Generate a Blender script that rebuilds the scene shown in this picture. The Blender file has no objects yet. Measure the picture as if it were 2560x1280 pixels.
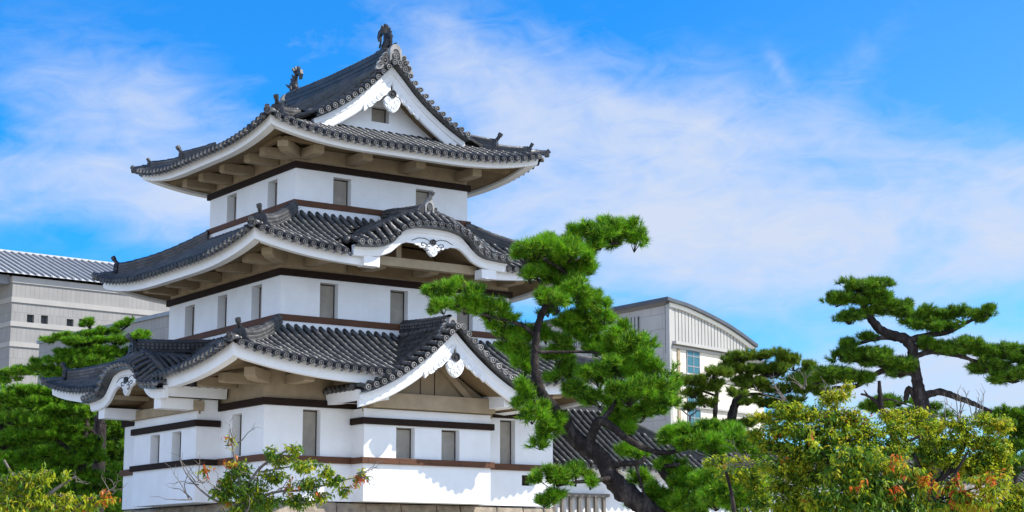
import bpy, bmesh, math, random
import numpy as np
from mathutils import Vector, Matrix

SC = bpy.context.scene
COL = SC.collection
RAD = math.radians

# ------------------------------------------------------------------ camera
FPX = 4533.5                       # focal length in pixels of a 2560 px wide picture
CAM = np.array([-25.70, -50.84, -2.06])
YAW, PITCH = RAD(55.4), RAD(9.913)
FH = np.array([math.cos(YAW), math.sin(YAW), 0.0])
RT = np.array([math.sin(YAW), -math.cos(YAW), 0.0])
FW = FH * math.cos(PITCH) + np.array([0, 0, 1.0]) * math.sin(PITCH)
UPV = -FH * math.sin(PITCH) + np.array([0, 0, 1.0]) * math.cos(PITCH)
cam_d = bpy.data.cameras.new('camera')
cam_o = bpy.data.objects.new('camera', cam_d)
COL.objects.link(cam_o)
cam_d.sensor_width = 36.0
cam_d.lens = 36.0 * FPX / 2560.0
cam_d.clip_end = 5000.0
cam_o.matrix_world = Matrix(((RT[0], UPV[0], -FW[0], CAM[0]), (RT[1], UPV[1], -FW[1], CAM[1]),
                             (RT[2], UPV[2], -FW[2], CAM[2]), (0, 0, 0, 1)))
SC.camera = cam_o


def ray(px, py):
    d = FW * FPX + RT * (px - 1280) - UPV * (py - 640)
    return d / np.linalg.norm(d)


def at(px, py, dep):               # the point seen at that pixel, dep metres ahead
    r = ray(px, py)
    return CAM + r * (dep / float(r @ FH))


def hit(px, py, axis, val):        # the point seen at that pixel on the plane axis = val
    r = ray(px, py)
    return CAM + r * ((val - CAM[axis]) / r[axis])


# ------------------------------------------------------------------ light and sky
SUN = np.array([1.27, -1.0, 1.65])
SUN = SUN / np.linalg.norm(SUN)
sl = bpy.data.lights.new('sun', 'SUN')
sl.energy = 4.6
sl.angle = RAD(0.53)
sl.color = (1.0, 0.955, 0.88)
so = bpy.data.objects.new('sun', sl)
COL.objects.link(so)
so.rotation_euler = Vector(SUN).to_track_quat('Z', 'Y').to_euler()

SC.view_settings.view_transform = 'Standard'
SC.view_settings.look = 'None'
SC.view_settings.gamma = 1.0
SC.view_settings.exposure = 0.65

W = bpy.data.worlds.new('World')
SC.world = W
W.use_nodes = True
nt = W.node_tree
nt.nodes.clear()


class NG:                          # short hand for building node trees
    def __init__(s, tree):
        s.t = tree

    def n(s, typ, ins=None, **kw):
        nd = s.t.nodes.new(typ)
        for k, v in kw.items():
            setattr(nd, k, v)
        for k, v in (ins or {}).items():
            if isinstance(v, bpy.types.NodeSocket):
                s.t.links.new(v, nd.inputs[k])
            else:
                nd.inputs[k].default_value = v
        return nd

    def m(s, op, a, b=0.0, c=0.0, clamp=False):
        nd = s.n('ShaderNodeMath', {0: a, 1: b, 2: c}, operation=op)
        nd.use_clamp = clamp
        return nd.outputs[0]

    def mix(s, f, a, b, mode='MIX'):
        nd = s.n('ShaderNodeMix', data_type='RGBA', blend_type=mode)
        for idx, v in ((0, f), (6, a), (7, b)):
            if isinstance(v, bpy.types.NodeSocket):
                s.t.links.new(v, nd.inputs[idx])
            else:
                nd.inputs[idx].default_value = v
        return nd.outputs[2]

    def ramp(s, f, stops):
        nd = s.n('ShaderNodeValToRGB', {0: f})
        cr = nd.color_ramp
        while len(cr.elements) < len(stops):
            cr.elements.new(0.5)
        for e, (p, c) in zip(cr.elements, stops):
            e.position = p
            e.color = c if len(c) == 4 else (*c, 1)
        return nd.outputs[0]


g = NG(nt)
sky = g.n('ShaderNodeTexSky')
sky.sky_type = 'NISHITA'
sky.sun_disc = False
sky.sun_elevation = math.asin(SUN[2])
sky.sun_rotation = math.atan2(SUN[0], SUN[1])
sky.altitude = 50
sky.air_density = 1.0
sky.dust_density = 0.3
sky.ozone_density = 3.0
tc = g.n('ShaderNodeTexCoord')
dirv = tc.outputs['Generated']


def vdot(v):
    nd = g.n('ShaderNodeVectorMath', {0: dirv, 1: tuple(v)}, operation='DOT_PRODUCT')
    return nd.outputs['Value']


az = g.m('ARCTAN2', vdot(RT), vdot(FH))            # compass bearing, 0 = towards the turret
el = g.m('ARCSINE', vdot((0, 0, 1)))               # height over the horizon


def sky_dir(px, py):
    r = ray(px, py)
    return math.atan2(r @ RT, r @ FH), math.asin(r[2])


def blob(px, py, sx, sy, rot=0.0, amp=1.0):        # a soft bank of cloud around a bearing and height
    a0, e0 = sky_dir(px, py)
    da = g.m('SUBTRACT', az, a0)
    de = g.m('SUBTRACT', el, e0)
    c, s_ = math.cos(rot), math.sin(rot)
    u = g.m('ADD', g.m('MULTIPLY', da, c / (sx / FPX)), g.m('MULTIPLY', de, s_ / (sx / FPX)))
    v = g.m('ADD', g.m('MULTIPLY', da, -s_ / (sy / FPX)), g.m('MULTIPLY', de, c / (sy / FPX)))
    r2 = g.m('ADD', g.m('MULTIPLY', u, u), g.m('MULTIPLY', v, v))
    return g.m('MULTIPLY', g.m('EXPONENT', g.m('MULTIPLY', r2, -1.0)), amp)


tot = None
for b in ((330, 330, 360, 190, -0.3, 0.9), (560, 480, 360, 110, 0.15, 0.55), (60, 470, 300, 90, 0.0, 0.75),
          (760, 120, 130, 60, 0.6, 0.35), (1230, 210, 330, 130, -0.45, 0.75), (1600, 370, 600, 210, -0.2, 1.1),
          (2150, 560, 660, 190, -0.1, 1.1), (1700, 600, 600, 150, 0.0, 0.85), (2480, 470, 330, 130, -0.25, 0.6),
          (2150, 170, 70, 190, -0.62, 0.26), (1950, 170, 22, 60, 0.5, 0.3), (2330, 960, 360, 110, 0.0, 1.35), (2400, 980, 300, 60, 0.0, 0.9),
          (1150, 640, 500, 160, 0.0, 0.5)):
    bb = blob(*b)
    tot = bb if tot is None else g.m('ADD', tot, bb)
back = g.m('MULTIPLY', g.m('SUBTRACT', 0.60, vdot(FH), clamp=True), g.m('MULTIPLY_ADD', g.m('ABSOLUTE', vdot((0, 0, 1))), -1.75, 1.35, clamp=True))
back = g.m('MULTIPLY', back, 0.75)     # unseen bright cloud added low behind the camera to fill shaded walls
cv = g.n('ShaderNodeCombineXYZ', {0: g.m('ADD', g.m('MULTIPLY', az, 0.9), g.m('MULTIPLY', el, 0.35)), 1: g.m('ADD', g.m('MULTIPLY', el, 2.0), g.m('MULTIPLY', az, -0.25)), 2: 0.0})
n1 = g.n('ShaderNodeTexNoise', {'Vector': cv.outputs[0], 'Scale': 9.0, 'Detail': 7.0, 'Roughness': 0.56, 'Distortion': 0.6})
n2 = g.n('ShaderNodeTexNoise', {'Vector': cv.outputs[0], 'Scale': 30.0, 'Detail': 6.0, 'Roughness': 0.6, 'Distortion': 1.1})
nn = g.m('ADD', g.m('MULTIPLY', n1.outputs[0], 0.68), g.m('MULTIPLY', n2.outputs[0], 0.32))
mask = g.m('ADD', g.m('MULTIPLY', g.m('MINIMUM', tot, 1.15), 0.74), g.m('MULTIPLY_ADD', nn, 2.2, -1.20))
mask = g.m('MULTIPLY', mask, g.m('MULTIPLY', tot, 2.0, clamp=True), clamp=True)
mask = g.ramp(mask, [(0.0, (0, 0, 0)), (0.35, (0.36, 0.36, 0.36)), (0.75, (0.80, 0.80, 0.80)), (1.0, (1, 1, 1))])
# a paler band of air low over the horizon
cloud_c = (2.75, 3.15, 3.95, 1)
pale = g.m('ADD', g.m('MULTIPLY', az, 1.8), g.m('MULTIPLY_ADD', el, -2.4, 0.62), clamp=True)     # paler low down and towards the sun
tint = g.mix(pale, (0.075, 0.53, 0.95, 1), (0.40, 0.70, 0.90, 1))
blue = g.mix(1.0, sky.outputs[0], tint, 'MULTIPLY')
skyc = g.mix(mask, blue, cloud_c)
skyc = g.mix(back, skyc, (6.8, 7.9, 10.4, 1))      # added fill glow out of view, brighter than the visible cloud
bg = g.n('ShaderNodeBackground', {'Color': skyc, 'Strength': 0.15})
out = g.n('ShaderNodeOutputWorld', {'Surface': bg.outputs[0]})

# ------------------------------------------------------------------ materials
MAT = {}


def new_mat(name):
    m = bpy.data.materials.new(name)
    m.use_nodes = True
    m.node_tree.nodes.clear()
    MAT[name] = m
    return m, NG(m.node_tree)


def finish(q, bsdf_out):
    q.n('ShaderNodeOutputMaterial', {'Surface': bsdf_out})


def noisy(name, c1, c2, scale=3.0, rough=0.7, bump=0.0, bscale=None, detail=5.0, spec=0.4, stretch=(1, 1, 1), bdist=0.02, c3=None, scale3=0.6):
    m, q = new_mat(name)
    t = q.n('ShaderNodeTexCoord')
    mp = q.n('ShaderNodeMapping', {'Vector': t.outputs['Object'], 'Scale': stretch})
    nz = q.n('ShaderNodeTexNoise', {'Vector': mp.outputs[0], 'Scale': scale, 'Detail': detail, 'Roughness': 0.62})
    f = q.ramp(nz.outputs[0], [(0.32, (0, 0, 0)), (0.68, (1, 1, 1))])
    col = q.mix(f, (*c1, 1), (*c2, 1))
    if c3:
        nz3 = q.n('ShaderNodeTexNoise', {'Vector': mp.outputs[0], 'Scale': scale3, 'Detail': 6.0, 'Roughness': 0.7})
        f3 = q.ramp(nz3.outputs[0], [(0.5, (0, 0, 0)), (0.75, (1, 1, 1))])
        col = q.mix(f3, col, (*c3, 1))
    ins = {'Base Color': col, 'Roughness': rough, 'Specular IOR Level': spec}
    if bump:
        nb = q.n('ShaderNodeTexNoise', {'Vector': mp.outputs[0], 'Scale': bscale or scale * 4, 'Detail': 5.0})
        bp = q.n('ShaderNodeBump', {'Strength': bump, 'Distance': bdist, 'Height': nb.outputs[0]})
        ins['Normal'] = bp.outputs[0]
    p = q.n('ShaderNodeBsdfPrincipled', ins)
    finish(q, p.outputs[0])
    return m


m, q = new_mat('plaster')
t = q.n('ShaderNodeTexCoord')
nz = q.n('ShaderNodeTexNoise', {'Vector': t.outputs['Object'], 'Scale': 1.1, 'Detail': 7.0, 'Roughness': 0.68})
mp = q.n('ShaderNodeMapping', {'Vector': t.outputs['Object'], 'Scale': (2.6, 2.6, 0.45)})
st = q.n('ShaderNodeTexNoise', {'Vector': mp.outputs[0], 'Scale': 1.0, 'Detail': 5.0, 'Roughness': 0.6})
col = q.mix(q.ramp(nz.outputs[0], [(0.35, (0, 0, 0)), (0.7, (1, 1, 1))]), (0.81, 0.81, 0.80, 1), (0.735, 0.735, 0.725, 1))
col = q.mix(q.ramp(st.outputs[0], [(0.50, (0, 0, 0)), (0.85, (0.5, 0.5, 0.5))]), col, (0.70, 0.695, 0.675, 1))
bz = q.n('ShaderNodeTexNoise', {'Vector': t.outputs['Object'], 'Scale': 6.0, 'Detail': 6.0})
bp = q.n('ShaderNodeBump', {'Strength': 0.25, 'Distance': 0.02, 'Height': bz.outputs[0]})
p = q.n('ShaderNodeBsdfPrincipled', {'Base Color': col, 'Roughness': 0.88, 'Specular IOR Level': 0.2, 'Normal': bp.outputs[0]})
finish(q, p.outputs[0])
noisy('plaster_eave_shade', (0.21, 0.15, 0.082), (0.155, 0.11, 0.06), 1.6, 0.9, 0.12, 30, spec=0.2)  # white plaster; eave shade and warm bounce painted into its colour
noisy('plaster_tan_bounce', (0.38, 0.30, 0.20), (0.29, 0.23, 0.15), 2.2, 0.9, 0.12, 30, spec=0.2)  # warm bounce painted into white plaster under the eaves; plain tan on the pilaster
noisy('shutter', (0.34, 0.31, 0.26), (0.26, 0.235, 0.195), 2.5, 0.85, 0.1, 40, spec=0.2, c3=(0.22, 0.20, 0.165), scale3=1.2)
noisy('timber_dark_shade', (0.028, 0.017, 0.012), (0.018, 0.011, 0.009), 4.0, 0.8, 0.15, 20, stretch=(0.4, 0.4, 3), spec=0.12)  # shade painted into upper and left bay bands; plain dark on small fittings
noisy('timber_brown', (0.120, 0.046, 0.018), (0.070, 0.028, 0.012), 5.0, 0.75, 0.2, 20, stretch=(0.35, 0.35, 4), c3=(0.07, 0.03, 0.015), scale3=1.5)
noisy('black_metal', (0.02, 0.018, 0.018), (0.03, 0.026, 0.024), 10, 0.45)
noisy('bark', (0.040, 0.031, 0.028), (0.016, 0.013, 0.012), 9.0, 0.95, 0.9, 14, stretch=(1, 1, 0.45), bdist=0.06, spec=0.15, c3=(0.115, 0.095, 0.082), scale3=5.0)
noisy('bark_pale', (0.22, 0.19, 0.16), (0.12, 0.10, 0.085), 9.0, 0.95, 0.5, 20, spec=0.1)
noisy('sand', (0.44, 0.40, 0.33), (0.34, 0.31, 0.25), 0.6, 0.95, 0.3, 6, spec=0.1)
noisy('concrete_panel', (0.40, 0.375, 0.34), (0.35, 0.33, 0.30), 0.7, 0.9, 0.0, spec=0.2)
noisy('concrete_cream', (0.80, 0.76, 0.64), (0.72, 0.68, 0.57), 0.5, 0.9, spec=0.2)
noisy('roof_edge', (0.055, 0.06, 0.07), (0.08, 0.085, 0.095), 1.0, 0.5)
noisy('metal_roof', (0.52, 0.515, 0.51), (0.46, 0.455, 0.45), 0.4, 0.45)
noisy('seam', (0.20, 0.205, 0.21), (0.25, 0.255, 0.26), 1.0, 0.5)
noisy('louver', (0.40, 0.385, 0.35), (0.35, 0.335, 0.305), 0.6, 0.6)
noisy('dark_gap', (0.075, 0.075, 0.075), (0.06, 0.06, 0.064), 0.6, 0.8)
noisy('lattice_wood', (0.20, 0.175, 0.145), (0.13, 0.113, 0.093), 5.0, 0.8, 0.15, 20, stretch=(2, 2, 0.3))
noisy('stone', (0.36, 0.30, 0.225), (0.20, 0.165, 0.125), 3.2, 0.92, 0.7, 9, bdist=0.05, spec=0.15, c3=(0.13, 0.115, 0.10), scale3=1.3)


def brick_mat(name, c1, c2, mortar, w, h, bump=0.3):
    m, q = new_mat(name)
    t = q.n('ShaderNodeTexCoord')
    sp = q.n('ShaderNodeSeparateXYZ', {0: t.outputs['Object']})
    uu = q.m('ADD', sp.outputs[0], sp.outputs[1])
    cb = q.n('ShaderNodeCombineXYZ', {0: uu, 1: sp.outputs[2], 2: 0.0})
    b = q.n('ShaderNodeTexBrick', {'Vector': cb.outputs[0], 'Color1': (*c1, 1), 'Color2': (*c2, 1), 'Mortar': (*mortar, 1),
                                   'Scale': 1.0, 'Mortar Size': 0.03, 'Brick Width': w, 'Row Height': h, 'Bias': 0.0})
    nz = q.n('ShaderNodeTexNoise', {'Vector': t.outputs['Object'], 'Scale': 0.9, 'Detail': 6.0})
    f = q.ramp(nz.outputs[0], [(0.35, (0.93, 0.93, 0.93)), (0.65, (1.03, 1.03, 1.03))])
    col = q.mix(1.0, b.outputs[0], f, 'MULTIPLY')
    bp = q.n('ShaderNodeBump', {'Strength': bump, 'Distance': 0.08, 'Height': b.outputs[1]})
    p = q.n('ShaderNodeBsdfPrincipled', {'Base Color': col, 'Roughness': 0.9, 'Normal': bp.outputs[0], 'Specular IOR Level': 0.2})
    finish(q, p.outputs[0])


brick_mat('gallery_tile', (0.305, 0.288, 0.266), (0.28, 0.265, 0.246), (0.245, 0.232, 0.216), 0.42, 1.2, 0.1)
brick_mat('panel_wall', (0.46, 0.43, 0.385), (0.43, 0.40, 0.36), (0.33, 0.31, 0.28), 2.6, 1.1, 0.1)
brick_mat('cream_wall', (0.66, 0.61, 0.50), (0.63, 0.58, 0.475), (0.46, 0.43, 0.35), 2.2, 0.9, 0.1)


def tile_mat(name, ca, cb, rough):
    m, q = new_mat(name)
    t = q.n('ShaderNodeTexCoord')
    ge = q.n('ShaderNodeNewGeometry')
    nz = q.n('ShaderNodeTexNoise', {'Vector': t.outputs['Object'], 'Scale': 2.1, 'Detail': 6.0, 'Roughness': 0.7})
    nz2 = q.n('ShaderNodeTexNoise', {'Vector': t.outputs['Object'], 'Scale': 16.0, 'Detail': 4.0})
    wv = q.n('ShaderNodeTexVoronoi', {'Vector': t.outputs['Object'], 'Scale': 3.4})
    f = q.m('ADD', q.m('MULTIPLY', nz.outputs[0], 0.6), q.m('MULTIPLY', nz2.outputs[0], 0.4))
    f = q.ramp(f, [(0.36, (0, 0, 0)), (0.64, (1, 1, 1))])
    col = q.mix(f, (*ca, 1), (*cb, 1))
    rgb = q.n('ShaderNodeSeparateColor', {0: wv.outputs['Color']})
    col = q.mix(1.0, col, q.ramp(rgb.outputs[0], [(0.0, (0.60, 0.60, 0.60)), (0.85, (1.12, 1.11, 1.10)), (1.0, (1.5, 1.47, 1.42))]), 'MULTIPLY')
    ro = q.m('MULTIPLY_ADD', nz.outputs[0], 0.3, rough - 0.15)
    p = q.n('ShaderNodeBsdfPrincipled', {'Base Color': col, 'Roughness': ro, 'Specular IOR Level': 0.42})
    finish(q, p.outputs[0])


tile_mat('roof_tile', (0.028, 0.028, 0.029), (0.072, 0.070, 0.066), 0.42)
tile_mat('tile_pan_shade', (0.014, 0.014, 0.015), (0.030, 0.029, 0.028), 0.6)  # same tile as the rolls, shade between the rows painted into it
tile_mat('tile_end', (0.07, 0.068, 0.067), (0.135, 0.13, 0.126), 0.55)
tile_mat('tile_carved', (0.20, 0.195, 0.19), (0.34, 0.33, 0.31), 0.6)
tile_mat('tile_black', (0.018, 0.018, 0.020), (0.042, 0.040, 0.041), 0.5)

m, q = new_mat('glass_teal')
p = q.n('ShaderNodeBsdfPrincipled', {'Base Color': (0.035, 0.125, 0.155, 1), 'Roughness': 0.25, 'Specular IOR Level': 0.3})
finish(q, p.outputs[0])


def leaf_mat(name, ca, cb, cc, trans=0.35, scale=3.0, rough=0.55, spec=0.3):
    m, q = new_mat(name)
    t = q.n('ShaderNodeTexCoord')
    ge = q.n('ShaderNodeNewGeometry')
    nz = q.n('ShaderNodeTexNoise', {'Vector': t.outputs['Object'], 'Scale': scale, 'Detail': 3.0})
    f = q.ramp(nz.outputs[0], [(0.40, (0, 0, 0)), (0.62, (1, 1, 1))])
    col = q.mix(f, (*ca, 1), (*cb, 1))
    ri = q.ramp(ge.outputs['Random Per Island'], [(0.55, (0, 0, 0)), (1.0, (1, 1, 1))])
    col = q.mix(ri, col, (*cc, 1))
    p = q.n('ShaderNodeBsdfPrincipled', {'Base Color': col, 'Roughness': rough, 'Specular IOR Level': spec})
    tr = q.n('ShaderNodeBsdfTranslucent', {'Color': col})
    mx = q.n('ShaderNodeMixShader', {0: trans, 1: p.outputs[0], 2: tr.outputs[0]})
    finish(q, mx.outputs[0])


leaf_mat('needle_bright', (0.026, 0.120, 0.006), (0.150, 0.400, 0.012), (0.38, 0.56, 0.024), 0.33)
leaf_mat('needle_dark', (0.022, 0.090, 0.006), (0.105, 0.265, 0.012), (0.27, 0.40, 0.020), 0.34)
leaf_mat('needle_olive', (0.045, 0.110, 0.008), (0.140, 0.240, 0.014), (0.28, 0.34, 0.025), 0.40)
leaf_mat('leaf_green', (0.055, 0.150, 0.012), (0.11, 0.23, 0.016), (0.21, 0.32, 0.025), 0.42, 2.5)
leaf_mat('leaf_lime', (0.28, 0.38, 0.012), (0.42, 0.48, 0.016), (0.56, 0.55, 0.03), 0.55, 2.5)
leaf_mat('leaf_yellow', (0.42, 0.42, 0.02), (0.52, 0.48, 0.025), (0.58, 0.42, 0.03), 0.45, 2.5)
leaf_mat('leaf_orange', (0.55, 0.13, 0.02), (0.60, 0.22, 0.03), (0.62, 0.07, 0.03), 0.4, 2.5)

# ------------------------------------------------------------------ mesh helpers


def tag(o, label=None, cat=None, group=None, kind=None):
    if label: o['label'] = label
    if cat: o['category'] = cat
    if group: o['group'] = group
    if kind: o['kind'] = kind
    return o


def empty(name, loc=(0, 0, 0)):
    o = bpy.data.objects.new(name, None)
    o.empty_display_size = 0.5
    COL.objects.link(o)
    o.location = tuple(loc)
    return o


class MB:
    def __init__(s):
        s.v, s.f, s.mi, s.sm = [], [], [], []

    def add(s, verts, faces, mi=0, smooth=False):
        b = len(s.v)
        s.v.extend([tuple(map(float, p)) for p in verts])
        for f in faces:
            s.f.append(tuple(i + b for i in f))
            s.mi.append(mi)
            s.sm.append(smooth)
        return s

    def grid(s, rows, mi=0, smooth=True, closed=False):
        n, m = len(rows), len(rows[0])
        fs = []
        for i in range(n - 1):
            for j in range(m if closed else m - 1):
                k = (j + 1) % m
                fs.append((i * m + j, i * m + k, (i + 1) * m + k, (i + 1) * m + j))
        s.add([p for r in rows for p in r], fs, mi, smooth)
        return s

    def box(s, lo, hi, fr=None, mi=0):
        pts = []
        for z in (lo[2], hi[2]):
            for (x, y) in ((lo[0], lo[1]), (hi[0], lo[1]), (hi[0], hi[1]), (lo[0], hi[1])):
                pts.append((x, y, z))
        if fr: pts = [fr(*p) for p in pts]
        s.add(pts, [(0, 3, 2, 1), (4, 5, 6, 7), (0, 1, 5, 4), (1, 2, 6, 5), (2, 3, 7, 6), (3, 0, 4, 7)], mi)
        return s

    def prism(s, outline, axis_fn, t0, t1, mi=0):   # outline in 2D, axis_fn(a, b, t) -> xyz, concave outlines allowed
        n = len(outline)
        a = [axis_fn(x, y, t0) for x, y in outline]
        b = [axis_fn(x, y, t1) for x, y in outline]
        s.add(a + b, [tuple(range(n)), tuple(range(2 * n - 1, n - 1, -1))] +
              [(i, (i + 1) % n, n + (i + 1) % n, n + i) for i in range(n)], mi)
        return s

    def tube(s, pts, rad, n=8, mi=0, cap=True):
        pts = [np.asarray(p, float) for p in pts]
        if not hasattr(rad, '__len__'): rad = [rad] * len(pts)
        rows = []
        ref = np.array([0.31, 0.53, 0.79])
        for i, p in enumerate(pts):
            t = pts[min(i + 1, len(pts) - 1)] - pts[max(i - 1, 0)]
            t = t / (np.linalg.norm(t) + 1e-9)
            a = np.cross(t, ref); a /= np.linalg.norm(a) + 1e-9
            b = np.cross(t, a)
            rows.append([p + rad[i] * (math.cos(k * 2 * math.pi / n) * a + math.sin(k * 2 * math.pi / n) * b) for k in range(n)])
        s.grid(rows, mi, True, True)
        if cap:
            for r in (rows[0], rows[-1]):
                s.add(r, [tuple(range(n))], mi)
        return s

    def sphere(s, c, r, sc=(1, 1, 1), n=10, m=7, mi=0):
        rows = []
        for i in range(m + 1):
            th = math.pi * i / m
            rows.append([(c[0] + r * sc[0] * math.sin(th) * math.cos(k * 2 * math.pi / n), c[1] + r * sc[1] * math.sin(th) * math.sin(k * 2 * math.pi / n),
                          c[2] + r * sc[2] * math.cos(th)) for k in range(n)])
        s.grid(rows, mi, True, True)
        return s

    def build(s, name, mats, parent=None, bevel=0.0):
        if isinstance(mats, str): mats = [mats]
        me = bpy.data.meshes.new(name)
        me.from_pydata(s.v, [], s.f)
        for mm in mats: me.materials.append(MAT[mm])
        me.polygons.foreach_set('material_index', s.mi)
        me.polygons.foreach_set('use_smooth', s.sm)
        bm = bmesh.new()
        bm.from_mesh(me)
        bmesh.ops.recalc_face_normals(bm, faces=bm.faces)
        bm.to_mesh(me)
        bm.free()
        me.update()
        o = bpy.data.objects.new(name, me)
        COL.objects.link(o)
        if parent: o.parent = parent
        if bevel:
            md = o.modifiers.new('bevel', 'BEVEL')
            md.width = bevel
            md.segments = 2
            md.limit_method = 'ANGLE'
        return o


def tri_object(name, verts, mats, parent=None, mi=None, fv=3):
    n = len(verts) // fv
    me = bpy.data.meshes.new(name)
    me.vertices.add(len(verts))
    me.vertices.foreach_set('co', np.asarray(verts, np.float32).ravel())
    me.loops.add(n * fv)
    me.loops.foreach_set('vertex_index', np.arange(n * fv, dtype=np.int32))
    me.polygons.add(n)
    me.polygons.foreach_set('loop_start', np.arange(0, n * fv, fv, dtype=np.int32))
    me.polygons.foreach_set('loop_total', np.full(n, fv, np.int32))
    if isinstance(mats, str): mats = [mats]
    for mm in mats: me.materials.append(MAT[mm])
    if mi is not None: me.polygons.foreach_set('material_index', np.asarray(mi, np.int32))
    me.update()
    me.validate()
    o = bpy.data.objects.new(name, me)
    COL.objects.link(o)
    if parent: o.parent = parent
    return o


def frame(o, eu, ev):
    o, eu, ev = np.array(o, float), np.array(eu, float), np.array(ev, float)
    return lambda u, v, z: o + u * eu + v * ev + np.array([0, 0, z])


def hermite(xs, ys):
    xs, ys = np.array(xs, float), np.array(ys, float)
    d = np.diff(ys) / np.diff(xs)
    m = np.zeros(len(xs))
    m[0], m[-1] = d[0], d[-1]
    for i in range(1, len(xs) - 1):
        m[i] = 0 if d[i - 1] * d[i] <= 0 else 2 * d[i - 1] * d[i] / (d[i - 1] + d[i])

    def f(x):
        i = int(min(max(np.searchsorted(xs, x) - 1, 0), len(xs) - 2))
        h = xs[i + 1] - xs[i]
        t = (x - xs[i]) / h
        if t < 0: return ys[0] + m[0] * (x - xs[0])
        if t > 1: return ys[-1] + m[-1] * (x - xs[-1])
        return ((1 + 2 * t) * (1 - t) ** 2 * ys[i] + t * (1 - t) ** 2 * h * m[i] + t * t * (3 - 2 * t) * ys[i + 1] + t * t * (t - 1) * h * m[i + 1])
    return f


OH = 0.23         # how far the tiles hang over the eave board
RR = 0.083        # radius of a round cover tile


def resample(pts, step):
    pts = np.array(pts, float)
    seg = np.linalg.norm(np.diff(pts, axis=0), axis=1)
    s = np.concatenate([[0], np.cumsum(seg)])
    n = max(1, int(round(s[-1] / step)))
    ss = np.linspace(0, s[-1], n + 1)
    return np.stack([np.interp(ss, s, pts[:, k]) for k in range(3)], 1)


def roll(mb, path, lat, r=RR, tile=0.33, mi=0, lift=0.05):
    """a row of round cover tiles along path (low end first), lat = sideways unit vector"""
    p = resample(path, tile)
    if len(p) < 2: return
    lat = np.array(lat, float)
    th = np.linspace(-0.15 * math.pi, 1.15 * math.pi, 8)
    rows = []
    for i in range(len(p) - 1):
        t = p[i + 1] - p[i]
        t /= np.linalg.norm(t) + 1e-9
        nn = np.cross(lat, t)
        if nn[2] < 0: nn = -nn
        jit = random.uniform(-0.006, 0.006)
        for q_, rr in ((p[i], r * 1.07), (p[i + 1], r * 0.90)):
            c = q_ + nn * (lift + jit)
            rows.append([c + rr * (math.cos(a) * lat + math.sin(a) * nn) for a in th])
    mb.grid(rows, mi, True)


def disc(mb, c, out, r, mi=1, th=0.05):
    """round end tile with a raised rim, facing out"""
    out = np.array(out, float); out /= np.linalg.norm(out)
    a = np.cross(out, (0, 0, 1.0)); a /= np.linalg.norm(a) + 1e-9
    b = np.cross(out, a)
    c = np.array(c, float)
    n = 12
    rows = []
    for rr, dd in ((r, -0.10), (r, th), (r * 0.78, th), (r * 0.70, th - 0.03), (r * 0.42, th - 0.03), (r * 0.32, th + 0.0), (0.001, th + 0.0)):
        rows.append([c + out * dd + rr * (math.cos(k * 2 * math.pi / n) * a + math.sin(k * 2 * math.pi / n) * b) for k in range(n)])
    mb.grid(rows[:3], mi, False, True)
    mb.grid(rows[2:5], 0, False, True)
    mb.grid(rows[4:], mi, False, True)


def drip(mb, pa, pb, out, mi=1):
    """the hanging lip of a flat end tile between two round ones"""
    pa, pb, out = np.array(pa, float), np.array(pb, float), np.array(out, float)
    top, bot = [], []
    for k in range(6):
        t = k / 5
        sag = 0.05 * 4 * t * (1 - t)
        p_ = pa + (pb - pa) * t
        top.append(p_ + np.array([0, 0, -sag + 0.02]))
        bot.append(p_ + np.array([0, 0, -sag - 0.05 - 0.03 * 4 * t * (1 - t)]))
    mb.grid([top, bot], mi, False)
    mb.grid([[x - out * 0.12 for x in top], top], 0, False)


def stack_ridge(mb, path, side, w, h, layers=4, cap=True, mi=0, studs=False, two=False):
    """courses of flat ridge tiles with a round cap, following path; side(i) = sideways unit vector"""
    path = [np.array(p, float) for p in path]
    side = np.array(side, float)
    for L in range(layers):
        z0, z1 = h * L / layers, h * (L + 1) / layers
        ww = w * (0.5 if L % 2 == 0 else 0.44) * (1.0 - 0.12 * L / layers)
        rows = []
        for p in path:
            rows.append([p - side * ww + (0, 0, z0), p + side * ww + (0, 0, z0), p + side * ww + (0, 0, z1), p - side * ww + (0, 0, z1)])
        mb.grid(rows, mi if L % 2 == 0 or not two else 1, False, True)
        for r in (rows[0], rows[-1]): mb.add(r, [(0, 1, 2, 3)], mi)
    if cap:
        roll(mb, [p + (0, 0, h - 0.01) for p in path], side, w * 0.30, 0.30, mi, 0.0)
    if studs:
        pr = resample(path, 0.16)
        for sgn in (-1, 1):
            for p in pr:
                for zz in (h * 0.42, h * 0.72):
                    c = p + side * sgn * w * 0.47 + np.array([0, 0, zz])
                    mb.box(c - 0.035, c + 0.035, None, 1)


def horn(mb, base, out, L=0.42, r=0.07, mi=0, up=0.9):
    base, out = np.array(base, float), np.array(out, float)
    pts, rad = [], []
    for k in range(7):
        t = k / 6
        pts.append(base + out * (L * t) + np.array([0, 0, L * up * t ** 1.6]))
        rad.append(r * (1.0 - 0.15 * t) if k < 6 else r * 1.1)
    mb.tube(pts, rad, 8, mi)
    disc(mb, pts[-1], pts[-1] - pts[-2], r * 1.2, 1, 0.02)


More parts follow.
